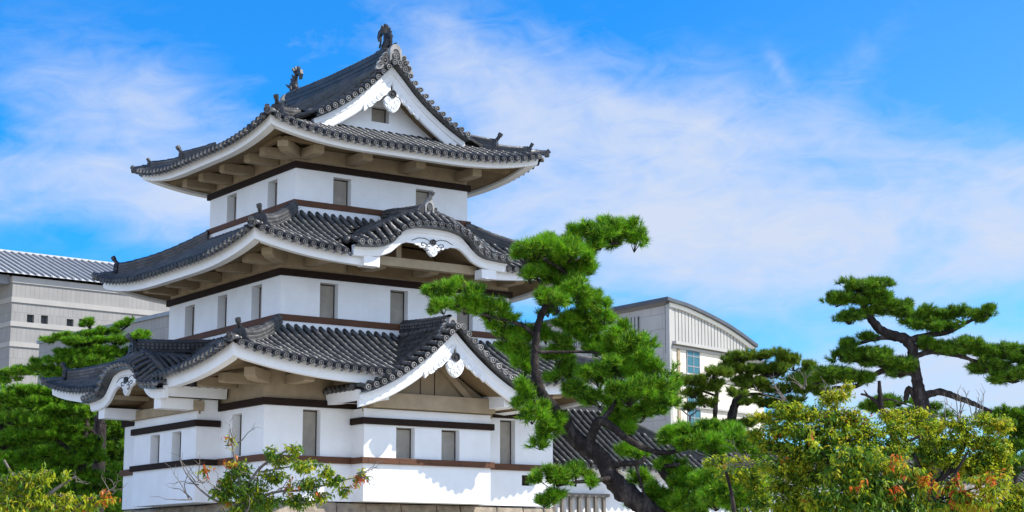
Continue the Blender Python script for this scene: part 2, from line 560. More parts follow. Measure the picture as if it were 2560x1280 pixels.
def ridge_end(name, base, out, side, s, parent, mats=('tile_carved', 'tile_end'), fins=True, hornlen=0.0):
    """carved end plate of a ridge: arched shield, boss and curled fins on both sides"""
    mb = MB()
    base, out, side = np.array(base, float), np.array(out, float), np.array(side, float)
    fn = lambda a, z, t: base + side * a * s + np.array([0, 0, z * s]) + out * t
    arch = [(-0.26, 0.0), (-0.27, 0.35), (-0.24, 0.58), (-0.13, 0.74), (0, 0.78), (0.13, 0.74), (0.24, 0.58), (0.27, 0.35), (0.26, 0.0)]
    mb.prism(arch, fn, -0.06, 0.06)
    inner = [(x * 0.66, 0.03 + z * 0.72) for x, z in arch]
    rim = arch + inner[::-1]
    n = len(arch)
    for i in range(n - 1):      # raised rim
        q4 = [arch[i], arch[i + 1], inner[i + 1], inner[i]]
        mb.prism(q4, fn, 0.05, 0.12)
    disc(mb, fn(0, 0.33, 0.08), out, 0.13 * s)
    if fins:
        for sg in (-1, 1):
            for (cx, cz, r0) in ((0.44, 0.10, 0.17), (0.40, 0.30, 0.12), (0.62, -0.06, 0.13), (0.55, 0.16, 0.08)):
                lob = [(sg * (cx + r0 * math.cos(a)), cz + r0 * math.sin(a)) for a in np.linspace(0, 2 * math.pi, 10)[:-1]]
                mb.prism(lob, fn, -0.05, 0.06)
                disc(mb, fn(sg * cx, cz, 0.04), out, r0 * 0.75 * s)
            mb.prism([(sg * 0.2, -0.16), (sg * 0.78, -0.30), (sg * 0.82, -0.18), (sg * 0.26, 0.14)], fn, -0.05, 0.05)
    if hornlen:
        horn(mb, fn(0, 0.72, 0.0), out, hornlen, 0.085 * s + 0.02)
    return mb.build(name, list(mats), parent)

# ------------------------------------------------------------------ the turret
GROUND = -3.75
TUR = empty('castle_turret', (5.5, 5.5, GROUND))
tag(TUR, 'three storey white plastered castle turret with curved dark tiled roofs on a stone base', 'castle turret')
TUR_OFF = -np.array([5.5, 5.5, GROUND])
TURM = []


def tb(mb, name, mats, parent=None, bevel=0.0):      # build a part of the turret, in world coordinates
    o = mb.build(name, mats, None, bevel)
    o.parent = parent or TUR
    o.matrix_parent_inverse = Matrix.Translation(Vector(TUR_OFF)) if parent is None else Matrix.Identity(4)
    return o


def tadopt(o, parent=None):
    o.parent = parent or TUR
    o.matrix_parent_inverse = Matrix.Translation(Vector(TUR_OFF)) if parent is None else Matrix.Identity(4)
    return o


def wall_face(mb, fr, u0, u1, z0, z1, holes, depth=0.26, v=0.0):
    us = sorted({u0, u1, *[h[0] for h in holes], *[h[1] for h in holes]})
    zs = sorted({z0, z1, *[h[2] for h in holes], *[h[3] for h in holes]})
    for i in range(len(us) - 1):
        for j in range(len(zs) - 1):
            cu, cz = (us[i] + us[i + 1]) / 2, (zs[j] + zs[j + 1]) / 2
            if any(h[0] < cu < h[1] and h[2] < cz < h[3] for h in holes): continue
            mb.add([fr(us[i], v, zs[j]), fr(us[i + 1], v, zs[j]), fr(us[i + 1], v, zs[j + 1]), fr(us[i], v, zs[j + 1])], [(0, 1, 2, 3)])
    for (a, b, c, d) in holes:
        for (p_, q_) in (((a, c), (b, c)), ((b, c), (b, d)), ((b, d), (a, d)), ((a, d), (a, c))):
            mb.add([fr(p_[0], v, p_[1]), fr(q_[0], v, q_[1]), fr(q_[0], v - depth, q_[1]), fr(p_[0], v - depth, p_[1])], [(0, 1, 2, 3)])


def windows(fr, holes, parent, depth=0.26, v=0.0, side=1):
    for (a, b, c, d) in holes:
        mb = MB()
        mb.box((a - 0.02, v - depth - 0.05, c - 0.02), (b + 0.02, v - depth + 0.004, d + 0.02), fr)
        w = tb(mb, 'window', 'shutter')
        mb = MB()       # the dark gap and rail at the edge of the sliding shutter, and its top rail
        e = b if side > 0 else a
        mb.box((e - 0.035 if side > 0 else e + 0.005, v - depth + 0.004, c + 0.01), (e - 0.005 if side > 0 else e + 0.035, v - depth + 0.02, d - 0.01), fr)
        mb.box((a + 0.05, v - depth + 0.004, d - 0.05), (b - 0.05, v - depth + 0.016, d - 0.02), fr)
        tb(mb, 'shutter_rail', 'timber_dark_shade', w)


F1 = (0.0, 11.08, 0.0, 11.0)
F2 = (0.98, 9.92, 0.98, 9.65)
F3 = (1.95, 8.79, 1.95, 8.55)
FLOORS = [
    dict(r=F1, z0=0.17, z1=3.15, zt=4.35, R=[(1.36, 1.99, 1.56, 3.04), (8.88, 9.50, 1.56, 3.06), (9.78, 10.22, 0.86, 1.22)],
         L=[(1.55, 2.25, 1.60, 2.95)]),
    dict(r=F2, z0=5.2, z1=7.42, zt=8.45, R=[(2.42, 3.10, 6.15, 7.31), (5.09, 5.78, 6.15, 7.31), (7.75, 8.40, 6.15, 7.31)],
         L=[(2.32, 3.05, 6.18, 7.31), (4.91, 5.63, 6.18, 7.3), (7.5, 8.28, 6.18, 7.26)]),
    dict(r=F3, z0=9.2, z1=11.3, zt=12.35, R=[(3.38, 4.07, 10.16, 11.13), (6.65, 7.33, 10.16, 11.13)],
         L=[(3.27, 3.98, 10.2, 11.14), (6.39, 7.14, 10.2, 11.2)]),
]
for F in FLOORS:
    x0, x1, y0, y1 = F['r']
    frR = frame((x0, y0, 0), (1, 0, 0), (0, -1, 0))
    frL = frame((x0, y0, 0), (0, 1, 0), (-1, 0, 0))
    # openings are given in world x / y
    hR = [(a - x0, b - x0, c, d) for a, b, c, d in F['R']]
    hL = [(a - y0, b - y0, c, d) for a, b, c, d in F['L']]
    mb = MB()
    wall_face(mb, frR, 0, x1 - x0, F['z0'], F['z1'], hR)
    wall_face(mb, frL, 0, y1 - y0, F['z0'], F['z1'], hL, 0.31)
    wall_face(mb, frame((x1, y0, 0), (0, 1, 0), (1, 0, 0)), 0, y1 - y0, F['z0'], F['z1'], [])
    wall_face(mb, frame((x0, y1, 0), (1, 0, 0), (0, 1, 0)), 0, x1 - x0, F['z0'], F['z1'], [])
    mb.add([(x0, y0, F['z0']), (x1, y0, F['z0']), (x1, y1, F['z0']), (x0, y1, F['z0'])], [(0, 1, 2, 3)])
    wl = tb(mb, 'wall', 'plaster')
    windows(frR, [h for h in hR if h[1] - h[0] > 0.5], wl, side=1)
    windows(frL, hL, wl, 0.31, side=1)
    mb = MB()       # white plaster frieze, warm bounce painted in as tan, between the top band and the eaves
    mb.box((x0 + 0.02, y0 + 0.02, F['z1']), (x1 - 0.02, y1 - 0.02, F['zt']))
    tb(mb, 'frieze', 'plaster_tan_bounce')
mb = MB()
mb.box((9.80, 0.19, 0.88), (10.2, 0.24, 1.2))
mb.box((9.9, 0.16, 0.92), (10.05, 0.2, 1.15))
tb(mb, 'loophole', 'timber_dark_shade')


def band(x0, x1, y0, y1, za, zb, p, mat):
    """timber band round a floor: four butted beams"""
    mb = MB()
    mb.box((x0 - p, y0 - p, za), (x1 + p, y0 - 0.002, zb))
    mb.box((x0 - p, y0 + 0.001, za), (x0 - 0.002, y1 + p, zb))
    mb.box((x1 + 0.002, y0 + 0.001, za), (x1 + p, y1 + p, zb))
    mb.box((x0 + 0.001, y1 + 0.002, za), (x1 - 0.001, y1 + p, zb))
    return tb(mb, 'timber_band', mat, None, 0.012)


band(*F3, 11.27, 11.49, 0.10, 'timber_dark_shade')
band(*F3, 9.985, 10.185, 0.10, 'timber_brown')
band(*F2, 7.42, 7.64, 0.10, 'timber_dark_shade')
band(*F2, 5.94, 6.15, 0.10, 'timber_brown')
band(*F1, 3.11, 3.34, 0.10, 'timber_dark_shade')
band(*F1, 1.36, 1.57, 0.10, 'timber_brown')

# bay on the right front, bay on the left side
FR_R = frame((0, 0, 0), (1, 0, 0), (0, -1, 0))
FR_L = frame((0, 0, 0), (0, 1, 0), (-1, 0, 0))


def bay(fr, u0, u1, v, ztop, holes, band_mats, dp=0.26):
    mb = MB()
    wall_face(mb, fr, u0, u1, 0.17, ztop, holes, dp, v)
    for u in (u0, u1):
        mb.add([fr(u, 0, 0.17), fr(u, v, 0.17), fr(u, v, ztop), fr(u, 0, ztop)], [(0, 1, 2, 3)])
    for z in (0.17, ztop):
        mb.add([fr(u0, 0, z), fr(u1, 0, z), fr(u1, v, z), fr(u0, v, z)], [(0, 1, 2, 3)])
    w = tb(mb, 'bay_wall', 'plaster')
    windows(fr, holes, w, dp, v)
    for (za, zb, mt) in ((2.60, 2.81, band_mats[0]), (1.355, 1.55, band_mats[1])):
        mb = MB()
        p = 0.105
        mb.box((u0 - p, v + 0.002, za), (u1 + p, v + p, zb), fr)
        mb.box((u0 - p, 0.104 if zb < 2 else 0.02, za), (u0 - 0.002, v, zb), fr)
        mb.box((u1 + 0.002, 0.104 if zb < 2 else 0.02, za), (u1 + p, v, zb), fr)
        b = tb(mb, 'timber_band', mt, None, 0.012)
        for k in range(5):
            uu = u0 + 0.12 + (u1 - u0 - 0.24) * k / 4
            for dz in (0.06, 0.14):
                mb = MB()
                mb.box((uu - 0.015, v + p, za + dz - 0.012), (uu + 0.015, v + p + 0.006, za + dz + 0.012), fr)
                tb(mb, 'nail', 'timber_dark_shade', b)


bay(FR_R, 3.14, 7.97, 0.77, 3.10, [(4.33, 5.03, 1.545, 2.55), (6.05, 6.75, 1.545, 2.55)], ('timber_dark_shade', 'timber_brown'))
bay(FR_L, 3.13, 8.15, 0.83, 3.13, [(4.28, 5.0, 1.56, 2.52), (6.0, 6.75, 1.56, 2.52)], ('timber_dark_shade', 'timber_dark_shade'), 0.31)

# ---- roof surfaces


def skirt(mb, fr, U0, U1, ve, dmax, zf, out, lat, gz=None, sp=0.30, N=18):
    n = int(round((U1 - U0) / sp))
    st = (U1 - U0) / n

    def vis(u, lo, hi):
        ds = np.linspace(lo, hi, N)
        k0 = 0
        if gz:
            for k in range(N):
                if gz(u, ve - ds[k]) > zf(u, ds[k]) - 0.02: k0 = k + 1
        return ds, k0
    for k in range(n):
        ua, ub = U0 + k * st, U0 + (k + 1) * st
        um = (ua + ub) / 2
        dm = dmax(um)
        ds, k0 = vis(um, -OH, dm)
        if k0 < N - 1:
            roll(mb, [fr(um, ve - d, zf(um, d)) for d in ds[k0:]], lat)
            if k0 == 0:
                c = fr(um, ve + OH, zf(um, -OH) + 0.02)
                disc(mb, c, out, RR * 1.04)
        # flat tiles between the rows, hollow in the middle
        da, db = dmax(ua), dmax(ub)
        if k0 < N - 1:
            f0 = 0 if k0 == 0 else k0 / (N - 1)
            rows = []
            for t in np.linspace(f0, 1, 12):
                row = []
                for s_ in (0, 0.25, 0.5, 0.75, 1.0):
                    u = ua + (ub - ua) * s_
                    dmm = da + (db - da) * s_
                    d = -OH + 0.03 + (dmm + OH - 0.03) * t
                    row.append(fr(u, ve - d, zf(u, d) - 0.02 - 0.05 * (1 - abs(2 * s_ - 1) ** 2) * 0 - (0.045 if s_ in (0.0, 1.0) else 0.0)))
                rows.append(row)
            mb.grid(rows, 2, True)
        if k < n - 1 and k0 == 0:
            un = um + st
            drip(mb, fr(um + 0.06, ve + OH - 0.03, zf(um, -OH)), fr(un - 0.06, ve + OH - 0.03, zf(un, -OH)), out)


def eave_trim(mbF, mbS, fr, U0, U1, ve, z0, hgt, wall_u0, wall_u1, wall_z, skip=(), lean=0.035):
    n = 64
    us = np.linspace(U0, U1, n + 1)
    for i in range(n):
        a, b = us[i], us[i + 1]
        if any(s0 < (a + b) / 2 < s1 for s0, s1 in skip): continue

        def sec(u):
            e = (u - U0) / (U1 - U0)
            uu = lambda k: min(max(u, U0 + k), U1 - k)
            zt, h = z0(u), hgt(u)
            uw = wall_u0 + (wall_u1 - wall_u0) * e
            return (fr(u, ve, zt), fr(uu(lean), ve - lean, zt - h), fr(uu(lean + 0.30), ve - lean - 0.30, zt - h + 0.015),
                    fr(uu(lean + 0.31), ve - lean - 0.31, zt - h + 0.10), fr(uw, 0.0, wall_z), fr(uu(0.3), ve - 0.3, zt))
        A, B = sec(a), sec(b)
        mbF.grid([A[:4], B[:4]], 0, False)
        mbF.grid([(A[0], A[5]), (B[0], B[5])], 0, False)
        mbS.grid([A[3:5], B[3:5]], 0, True)


def rect_roof(r, ov, prof, L, E, zwall, fasc, D, gz_by_side, skip_by_side, dm_by_side=None):
    """four sided skirt roof; r = eave rectangle, returns the meshes"""
    X0, X1, Y0, Y1 = r
    tiles, fas, sof = MB(), MB(), MB()
    sides = {
        'R': (frame((0, Y0, 0), (1, 0, 0), (0, -1, 0)), X0, X1, (0, -1, 0), (1, 0, 0)),
        'L': (frame((X0, 0, 0), (0, 1, 0), (-1, 0, 0)), Y0, Y1, (-1, 0, 0), (0, 1, 0)),
        'B': (frame((0, Y1, 0), (1, 0, 0), (0, 1, 0)), X0, X1, (0, 1, 0), (1, 0, 0)),
        'E': (frame((X1, 0, 0), (0, 1, 0), (1, 0, 0)), Y0, Y1, (1, 0, 0), (0, 1, 0)),
    }
    for key, (fr, U0, U1, out_, lat) in sides.items():
        def lift(u, d, U0=U0, U1=U1):
            e = min(u - U0, U1 - u)
            return L * max(0.0, 1 - max(e, 0) / E) ** 2.5 * max(0.0, 1 - max(d, 0) / (D + 0.6))
        zf = lambda u, d, lift=lift: prof(d) + lift(u, d)
        dm = (dm_by_side or {}).get(key) or (lambda u, U0=U0, U1=U1: max(0.02, min(D, u - U0, U1 - u)))
        skirt(tiles, fr, U0, U1, 0.0, dm, zf, out_, lat, gz_by_side.get(key))
        wz = {'R': (ov['wx0'], ov['wx1']), 'B': (ov['wx0'], ov['wx1']), 'L': (ov['wy0'], ov['wy1']), 'E': (ov['wy0'], ov['wy1'])}[key]
        vw = {'R': ov['wy0'] - Y0, 'L': ov['wx0'] - X0, 'B': Y1 - ov['wy1'], 'E': X1 - ov['wx1']}[key]
        o2 = {'R': (0, Y0 + vw, 0), 'L': (X0 + vw, 0, 0), 'B': (0, Y1 - vw, 0), 'E': (X1 - vw, 0, 0)}[key]
        fr2 = frame(o2, lat, out_)
        eave_trim(fas, sof, fr2, U0, U1, vw, lambda u, zf=zf: zf(u, 0) - 0.05, fasc, wz[0], wz[1], zwall, skip_by_side.get(key, ()))
    return tiles, fas, sof


def hip(r, which, prof, L, D, d0, d1, h=0.30, w=0.30, twotier=False, parent=None, endh=0.62, E=4.5):
    """ridge running up a corner of a skirt roof with its end plate and horn"""
    X0, X1, Y0, Y1 = r
    cx, sx = (X0, 1) if which[0] == 'x' else (X1, -1)
    cy, sy = (Y0, 1) if which[1] == 'y' else (Y1, -1)
    zf = lambda d: prof(d) + L * max(0.0, 1 - max(d, 0) / E) ** 2.5 * max(0, 1 - d / (D + 0.6))
    mb = MB()
    side = np.array([sx, -sy, 0]) / math.sqrt(2)
    outv = np.array([-sx, -sy, 0]) / math.sqrt(2)
    P = lambda d, dz=0.0: np.array([cx + sx * d, cy + sy * d, zf(d) + dz])
    low = [P(d, 0.02) for d in np.linspace(-0.2, 0.5, 4)]
    roll(mb, low, side, 0.12, 0.3, 0, 0.05)
    disc(mb, P(-0.22, 0.07), outv, 0.12)
    horn(mb, P(-0.12, 0.06), outv, 0.20, 0.07, 0, 0.5)
    if twotier:
        stack_ridge(mb, [P(d, 0.03) for d in np.linspace(0.28, d1, 14)], side, w, h * 0.62, 4, two=True)
        stack_ridge(mb, [P(d, 0.03 + h * 0.62) for d in np.linspace(d0, d1, 10)], side, w * 0.86, h * 0.6, 4, two=True)
    else:
        stack_ridge(mb, [P(d, 0.03) for d in np.linspace(d0, d1, 14)], side, w, h, 6, two=True)
    o = tb(mb, 'hip_ridge', ['roof_tile', 'tile_end', 'tile_pan_shade', 'tile_carved'], parent)
    ends = [(d0, h * (1.2 if twotier else 1.0))] + ([(0.28, h * 0.6)] if twotier else [])
    for k, (dd, hh) in enumerate(ends):
        mb = MB()
        s = endh * (1.0 if k == 0 else 0.6)
        base = P(dd - 0.05, 0.0)
        fn = lambda a, z, t: base + side * a * s + np.array([0, 0, z * s]) + outv * t
        mb.prism([(-0.36, -0.02), (-0.37, 0.42), (-0.28, 0.66), (0, 0.74), (0.28, 0.66), (0.37, 0.42), (0.36, -0.02)], fn, -0.06, 0.07)
        for sg in (-1, 1):
            mb.prism([(sg * 0.3, -0.05), (sg * 0.62, -0.12), (sg * 0.6, 0.06), (sg * 0.42, 0.2), (sg * 0.3, 0.3)], fn, -0.05, 0.05)
        disc(mb, fn(0, 0.34, 0.07), outv, 0.15 * s)
        horn(mb, fn(0, 0.66, -0.05), outv, 0.24 * s / 0.62, 0.055 * s / 0.62 + 0.02, 0, 1.1)
        tb(mb, 'ridge_end_tile', ['tile_black', 'roof_tile'], parent)
    return o


def brackets(fr, us, zt, L, w, h, parent, mat='plaster_tan_bounce'):
    for u in us:
        mb = MB()
        a, b = u - w / 2, u + w / 2
        prof = [(0.0, zt - h), (L * 0.93, zt - h), (L, zt - h * 0.86), (L, zt), (0.0, zt)]
        mb.prism(prof, lambda v, z, t: fr(t, v, z), a, b)
        tb(mb, 'bracket', mat, parent, 0.008)


def purlin(fr, u0, u1, v, za, zb, w, parent):
    mb = MB()
    mb.box((u0, v - w / 2, za), (u1, v + w / 2, zb), fr)
    tb(mb, 'eave_beam', 'plaster_eave_shade', parent, 0.015)


# ---- roof covers of the gables, as height functions (world x for the front, world y for the left side)
NEG = -1e9
GRz = lambda e: 5.80 - 1.02 * e + 0.106 * e * e
GR_C, GR_W = 5.59, 3.52
KZs = hermite([0, 0.7, 1.45, 2.0, 2.5, 3.05], [9.60, 9.50, 9.16, 8.84, 8.57, 8.38])
KZf = hermite([0, 0.5, 0.95, 1.3, 1.5, 1.65, 2.0, 2.6, 3.05], [9.17, 9.15, 9.06, 8.90, 8.69, 8.52, 8.37, 8.31, 8.29])
KBt = hermite([0, 0.6, 1.05, 1.35, 1.6, 1.85, 2.4, 3.05], [9.08, 9.06, 8.92, 8.68, 8.46, 8.34, 8.26, 8.25])
KBb = hermite([0, 0.7, 1.1, 1.35, 1.6, 2.03, 2.5, 3.05], [8.60, 8.59, 8.49, 8.32, 8.12, 7.97, 7.91, 7.90])
KR_C, KR_W = 5.40, 3.0
KL_C, KL_W, KL_D = 5.60, 3.12, -4.50
# tier one
E1 = (-2.18, 13.00, -2.18, 12.70)
p1 = lambda d: 4.16 + 0.345 * d + 0.050 * d * d
gz1R = lambda u, v: GRz(abs(u - GR_C)) if abs(u - GR_C) < GR_W and v > -3.3 else NEG
gz1L = lambda u, v: KZs(abs(u - KL_C)) + KL_D if abs(u - KL_C) < KL_W and v > -3.3 else NEG
fas1 = lambda u: 0.40
t1, f1, s1 = rect_roof(E1, dict(wx0=0, wx1=11.08, wy0=0, wy1=11.0), p1, 0.60, 6.0, 4.28, fas1, 3.16,
                       {'R': gz1R, 'L': gz1L}, {'R': [(GR_C - 2.2, GR_C + 2.2)], 'L': [(KL_C - 2.75, KL_C + 2.75)]})
roof1 = tb(t1, 'tiled_roof', ['roof_tile', 'tile_end', 'tile_pan_shade', 'tile_carved'])
tb(f1, 'eave_board', 'plaster', roof1)
tb(s1, 'soffit', 'plaster_eave_shade', roof1)
# tier two
E2 = (-0.97, 11.55, -0.97, 11.25)
p2 = lambda d: 8.05 + 0.425 * d + 0.054 * d * d
gz2R = lambda u, v: KZs(abs(u - KR_C)) if abs(u - KR_C) < KR_W - 0.05 and v > -3.1 else NEG
t2, f2, s2 = rect_roof(E2, dict(wx0=0.98, wx1=9.92, wy0=0.98, wy1=9.65), p2, 0.50, 5.0, 8.22, lambda u: 0.36, 2.92,
                       {'R': gz2R}, {'R': [(KR_C - 1.95, KR_C + 1.95)]})
roof2 = tb(t2, 'tiled_roof', ['roof_tile', 'tile_end', 'tile_pan_shade', 'tile_carved'])
tb(f2, 'eave_board', 'plaster', roof2)
tb(s2, 'soffit', 'plaster_eave_shade', roof2)
# tier three, hip and gable
E3 = (-0.05, 10.49, -0.05, 10.22)
RX, GY0, GY1 = 5.22, 1.30, 8.90
gp = hermite([0, 0.45, 1.04, 1.73, 2.48, 3.23, 4.3, 5.4], [15.30, 14.86, 14.28, 13.75, 13.28, 12.91, 12.43, 11.95])
p3 = lambda d: gp(5.27 - d)


def dm3(u):
    e = min(u - E3[2], E3[3] - u)
    return 5.25 if GY0 < u < GY1 else max(0.02, min(e, 1.35))


t3, f3, s3 = rect_roof(E3, dict(wx0=1.95, wx1=8.79, wy0=1.95, wy1=8.55), p3, 0.45, 4.0, 12.0, lambda u: 0.29, 2.03,
                       {}, {}, {'L': dm3, 'E': dm3})
roof3 = tb(t3, 'tiled_roof', ['roof_tile', 'tile_end', 'tile_pan_shade', 'tile_carved'])
tb(f3, 'eave_board', 'plaster', roof3)
tb(s3, 'soffit', 'plaster_eave_shade', roof3)

for c in ('xy', 'xY', 'Xy', 'XY'):
    hip(E3, c, p3, 0.45, 2.03, 1.15 if c != 'xy' else 0.55, 2.0, 0.32, 0.32, c != 'xy', roof3, E=4.0)
    hip(E2, c, p2, 0.50, 2.92, 0.45, 2.83, 0.34, 0.34, False, roof2, E=5.0)
    hip(E1, c, p1, 0.60, 3.16, 0.45, 3.03, 0.34, 0.34, False, roof1, E=6.0)

# white plaster strip where each skirt roof meets the wall above
for (r, za, zb) in ((F2, 5.5, 5.95), (F3, 9.5, 9.99)):
    mb = MB()
    mb.box((r[0] - 0.05, r[2] - 0.05, za), (r[1] + 0.05, r[3] + 0.05, zb))
    tb(mb, 'plaster_strip', 'plaster')
    # ridge course of tiles laid against the wall
# brackets
fr3R, fr3L = frame((0, 1.95, 0), (1, 0, 0), (0, -1, 0)), frame((1.95, 0, 0), (0, 1, 0), (-1, 0, 0))
fr2R, fr2L = frame((0, 0.98, 0), (1, 0, 0), (0, -1, 0)), frame((0.98, 0, 0), (0, 1, 0), (-1, 0, 0))
brackets(fr3R, (2.2, 4.05, 6.15, 8.45), 11.88, 1.15, 0.38, 0.30, roof3)
brackets(fr3L, (2.2, 3.35, 5.25, 6.95, 8.3), 11.88, 1.15, 0.38, 0.30, roof3)
brackets(fr2R, (2.0, 4.05, 6.1, 8.2, 9.6), 8.08, 1.15, 0.38, 0.30, roof2)
brackets(fr2L, (1.3, 3.3, 5.6, 7.4, 9.2), 8.08, 1.15, 0.38, 0.30, roof2)
brackets(FR_R, (0.9, 2.6, 8.6, 10.4), 4.08, 1.25, 0.38, 0.30, roof1)
brackets(FR_L, (0.55, 2.1, 9.2, 10.6), 4.08, 1.25, 0.38, 0.30, roof1)
for (fr_, u0_, u1_, zz_, prt) in ((fr3R, 0.9, 9.8, 11.86, roof3), (fr3L, 0.9, 9.5, 11.86, roof3), (fr2R, -0.1, 3.4, 8.06, roof2), (fr2R, 7.4, 10.9, 8.06, roof2), (fr2L, -0.1, 10.6, 8.06, roof2)):
    purlin(fr_, u0_, u1_, 1.08, zz_, zz_ + 0.14, 0.22, prt)
for (fa, fb, ra, zt, prt) in ((fr3R, fr3L, F3, 11.93, roof3), (fr2R, fr2L, F2, 8.13, roof2), (FR_R, FR_L, F1, 4.13, roof1)):
    mb = MB()                      # diagonal corner bracket
    dv = np.array([-1, -1, 0]) / math.sqrt(2)
    sv = np.array([1, -1, 0]) / math.sqrt(2)
    o3 = np.array([ra[0], ra[2], 0.0])
    mb.prism([(-0.05, zt - 0.36), (1.15, zt - 0.36), (1.5, zt - 0.26), (1.5, zt), (-0.05, zt)], lambda v, z, t: o3 + dv * v + sv * t + np.array([0, 0, z]), -0.18, 0.18)
    tb(mb, 'bracket', 'plaster_tan_bounce', prt, 0.008)

# ---- gables


def pendant(fr, uc, v, zb, s, bbf, parent, wide=0.9, kara=False, mat='plaster'):
    """carved white pendant under the gable peak with a dark boss"""
    mb = MB()
    fn = lambda a, z, t: fr(uc + a * s, v + t, zb + z * s)
    body = [(-0.10, 0.05), (-0.24, 0.0), (-0.33, -0.12), (-0.30, -0.26), (-0.22, -0.40), (-0.10, -0.50), (0, -0.54), (0.10, -0.50),
            (0.22, -0.40), (0.30, -0.26), (0.33, -0.12), (0.24, 0.0), (0.10, 0.05)]
    mb.prism(body, fn, -0.04, 0.07)
    for a0, z0, r0 in ((-0.19, -0.14, 0.11), (0.19, -0.14, 0.11), (-0.11, -0.33, 0.09), (0.11, -0.33, 0.09), (0, -0.42, 0.08)):
        disc(mb, fn(a0, z0, 0.06), fr(0, 1, 0) - fr(0, 0, 0), r0 * s, 0, 0.035)
    for sg in (-1, 1):
        if kara:
            w = [(0.05, 0.10), (0.5, 0.26), (1.0, 0.20), (wide, 0.06), (wide * 0.9, 0.0), (0.95, 0.0), (0.85, -0.07), (0.70, -0.07), (0.60, -0.16), (0.46, -0.14), (0.34, -0.25), (0.2, -0.2), (0.05, -0.2)]
        else:
            rel = lambda a: bbf(a) - zb
            w = [(0.05, rel(0.05) + 0.1)]
            n = 7
            for k in range(n + 1):
                a = 0.05 + (wide - 0.05) * k / n
                w.append((a, rel(a) + 0.12))
            for k in range(n, 0, -1):
                a = 0.05 + (wide - 0.05) * k / n
                d = 0.04 + 0.15 * (1 - k / n) + 0.05 * (k % 2)
                w.append((a - 0.03, rel(a) - d))
            w.append((0.05, -0.22))
        mb.prism([(sg * a, z) for a, z in w], fn, -0.05, 0.035)
        if not kara:
            for k in range(1, 5):
                a = 0.2 + (wide - 0.25) * k / 5
                disc(mb, fn(sg * a, rel(a) - 0.04, 0.03), fr(0, 1, 0) - fr(0, 0, 0), 0.075 * s, 0, 0.03)
    o = tb(mb, 'pendant', mat, parent)
    mb = MB()
    disc(mb, fn(0, 0.12, 0.06), fr(0, 1, 0) - fr(0, 0, 0), 0.15 * s, 0, 0.05)
    if kara:
        for sg in (-1, 1):
            for (cx, cz, r0, t0, t1_) in ((0.32, -0.20, 0.15, 2.6, -2.6), (0.52, 0.02, 0.09, -2.4, 2.2)):
                pts = []
                for k in range(12):
                    a = t0 + (t1_ - t0) * k / 11
                    rr = r0 * (1 - 0.45 * k / 11)
                    pts.append(fn(sg * (cx + rr * math.cos(a)), cz + rr * math.sin(a), 0.09 if cx < 0.4 else 0.045))
                mb.tube(pts, 0.013, 6)
            mb.tube([fn(sg * a, z, 0.04) for a, z in ((0.1, 0.16), (0.4, 0.28), (0.75, 0.27), (1.1, 0.12))], 0.012, 6)
            mb.tube([fn(sg * a, z, 0.04) for a, z in ((0.14, 0.06), (0.3, 0.0), (0.45, 0.08))], 0.014, 6)
    tb(mb, 'boss', 'black_metal', parent)
    return o


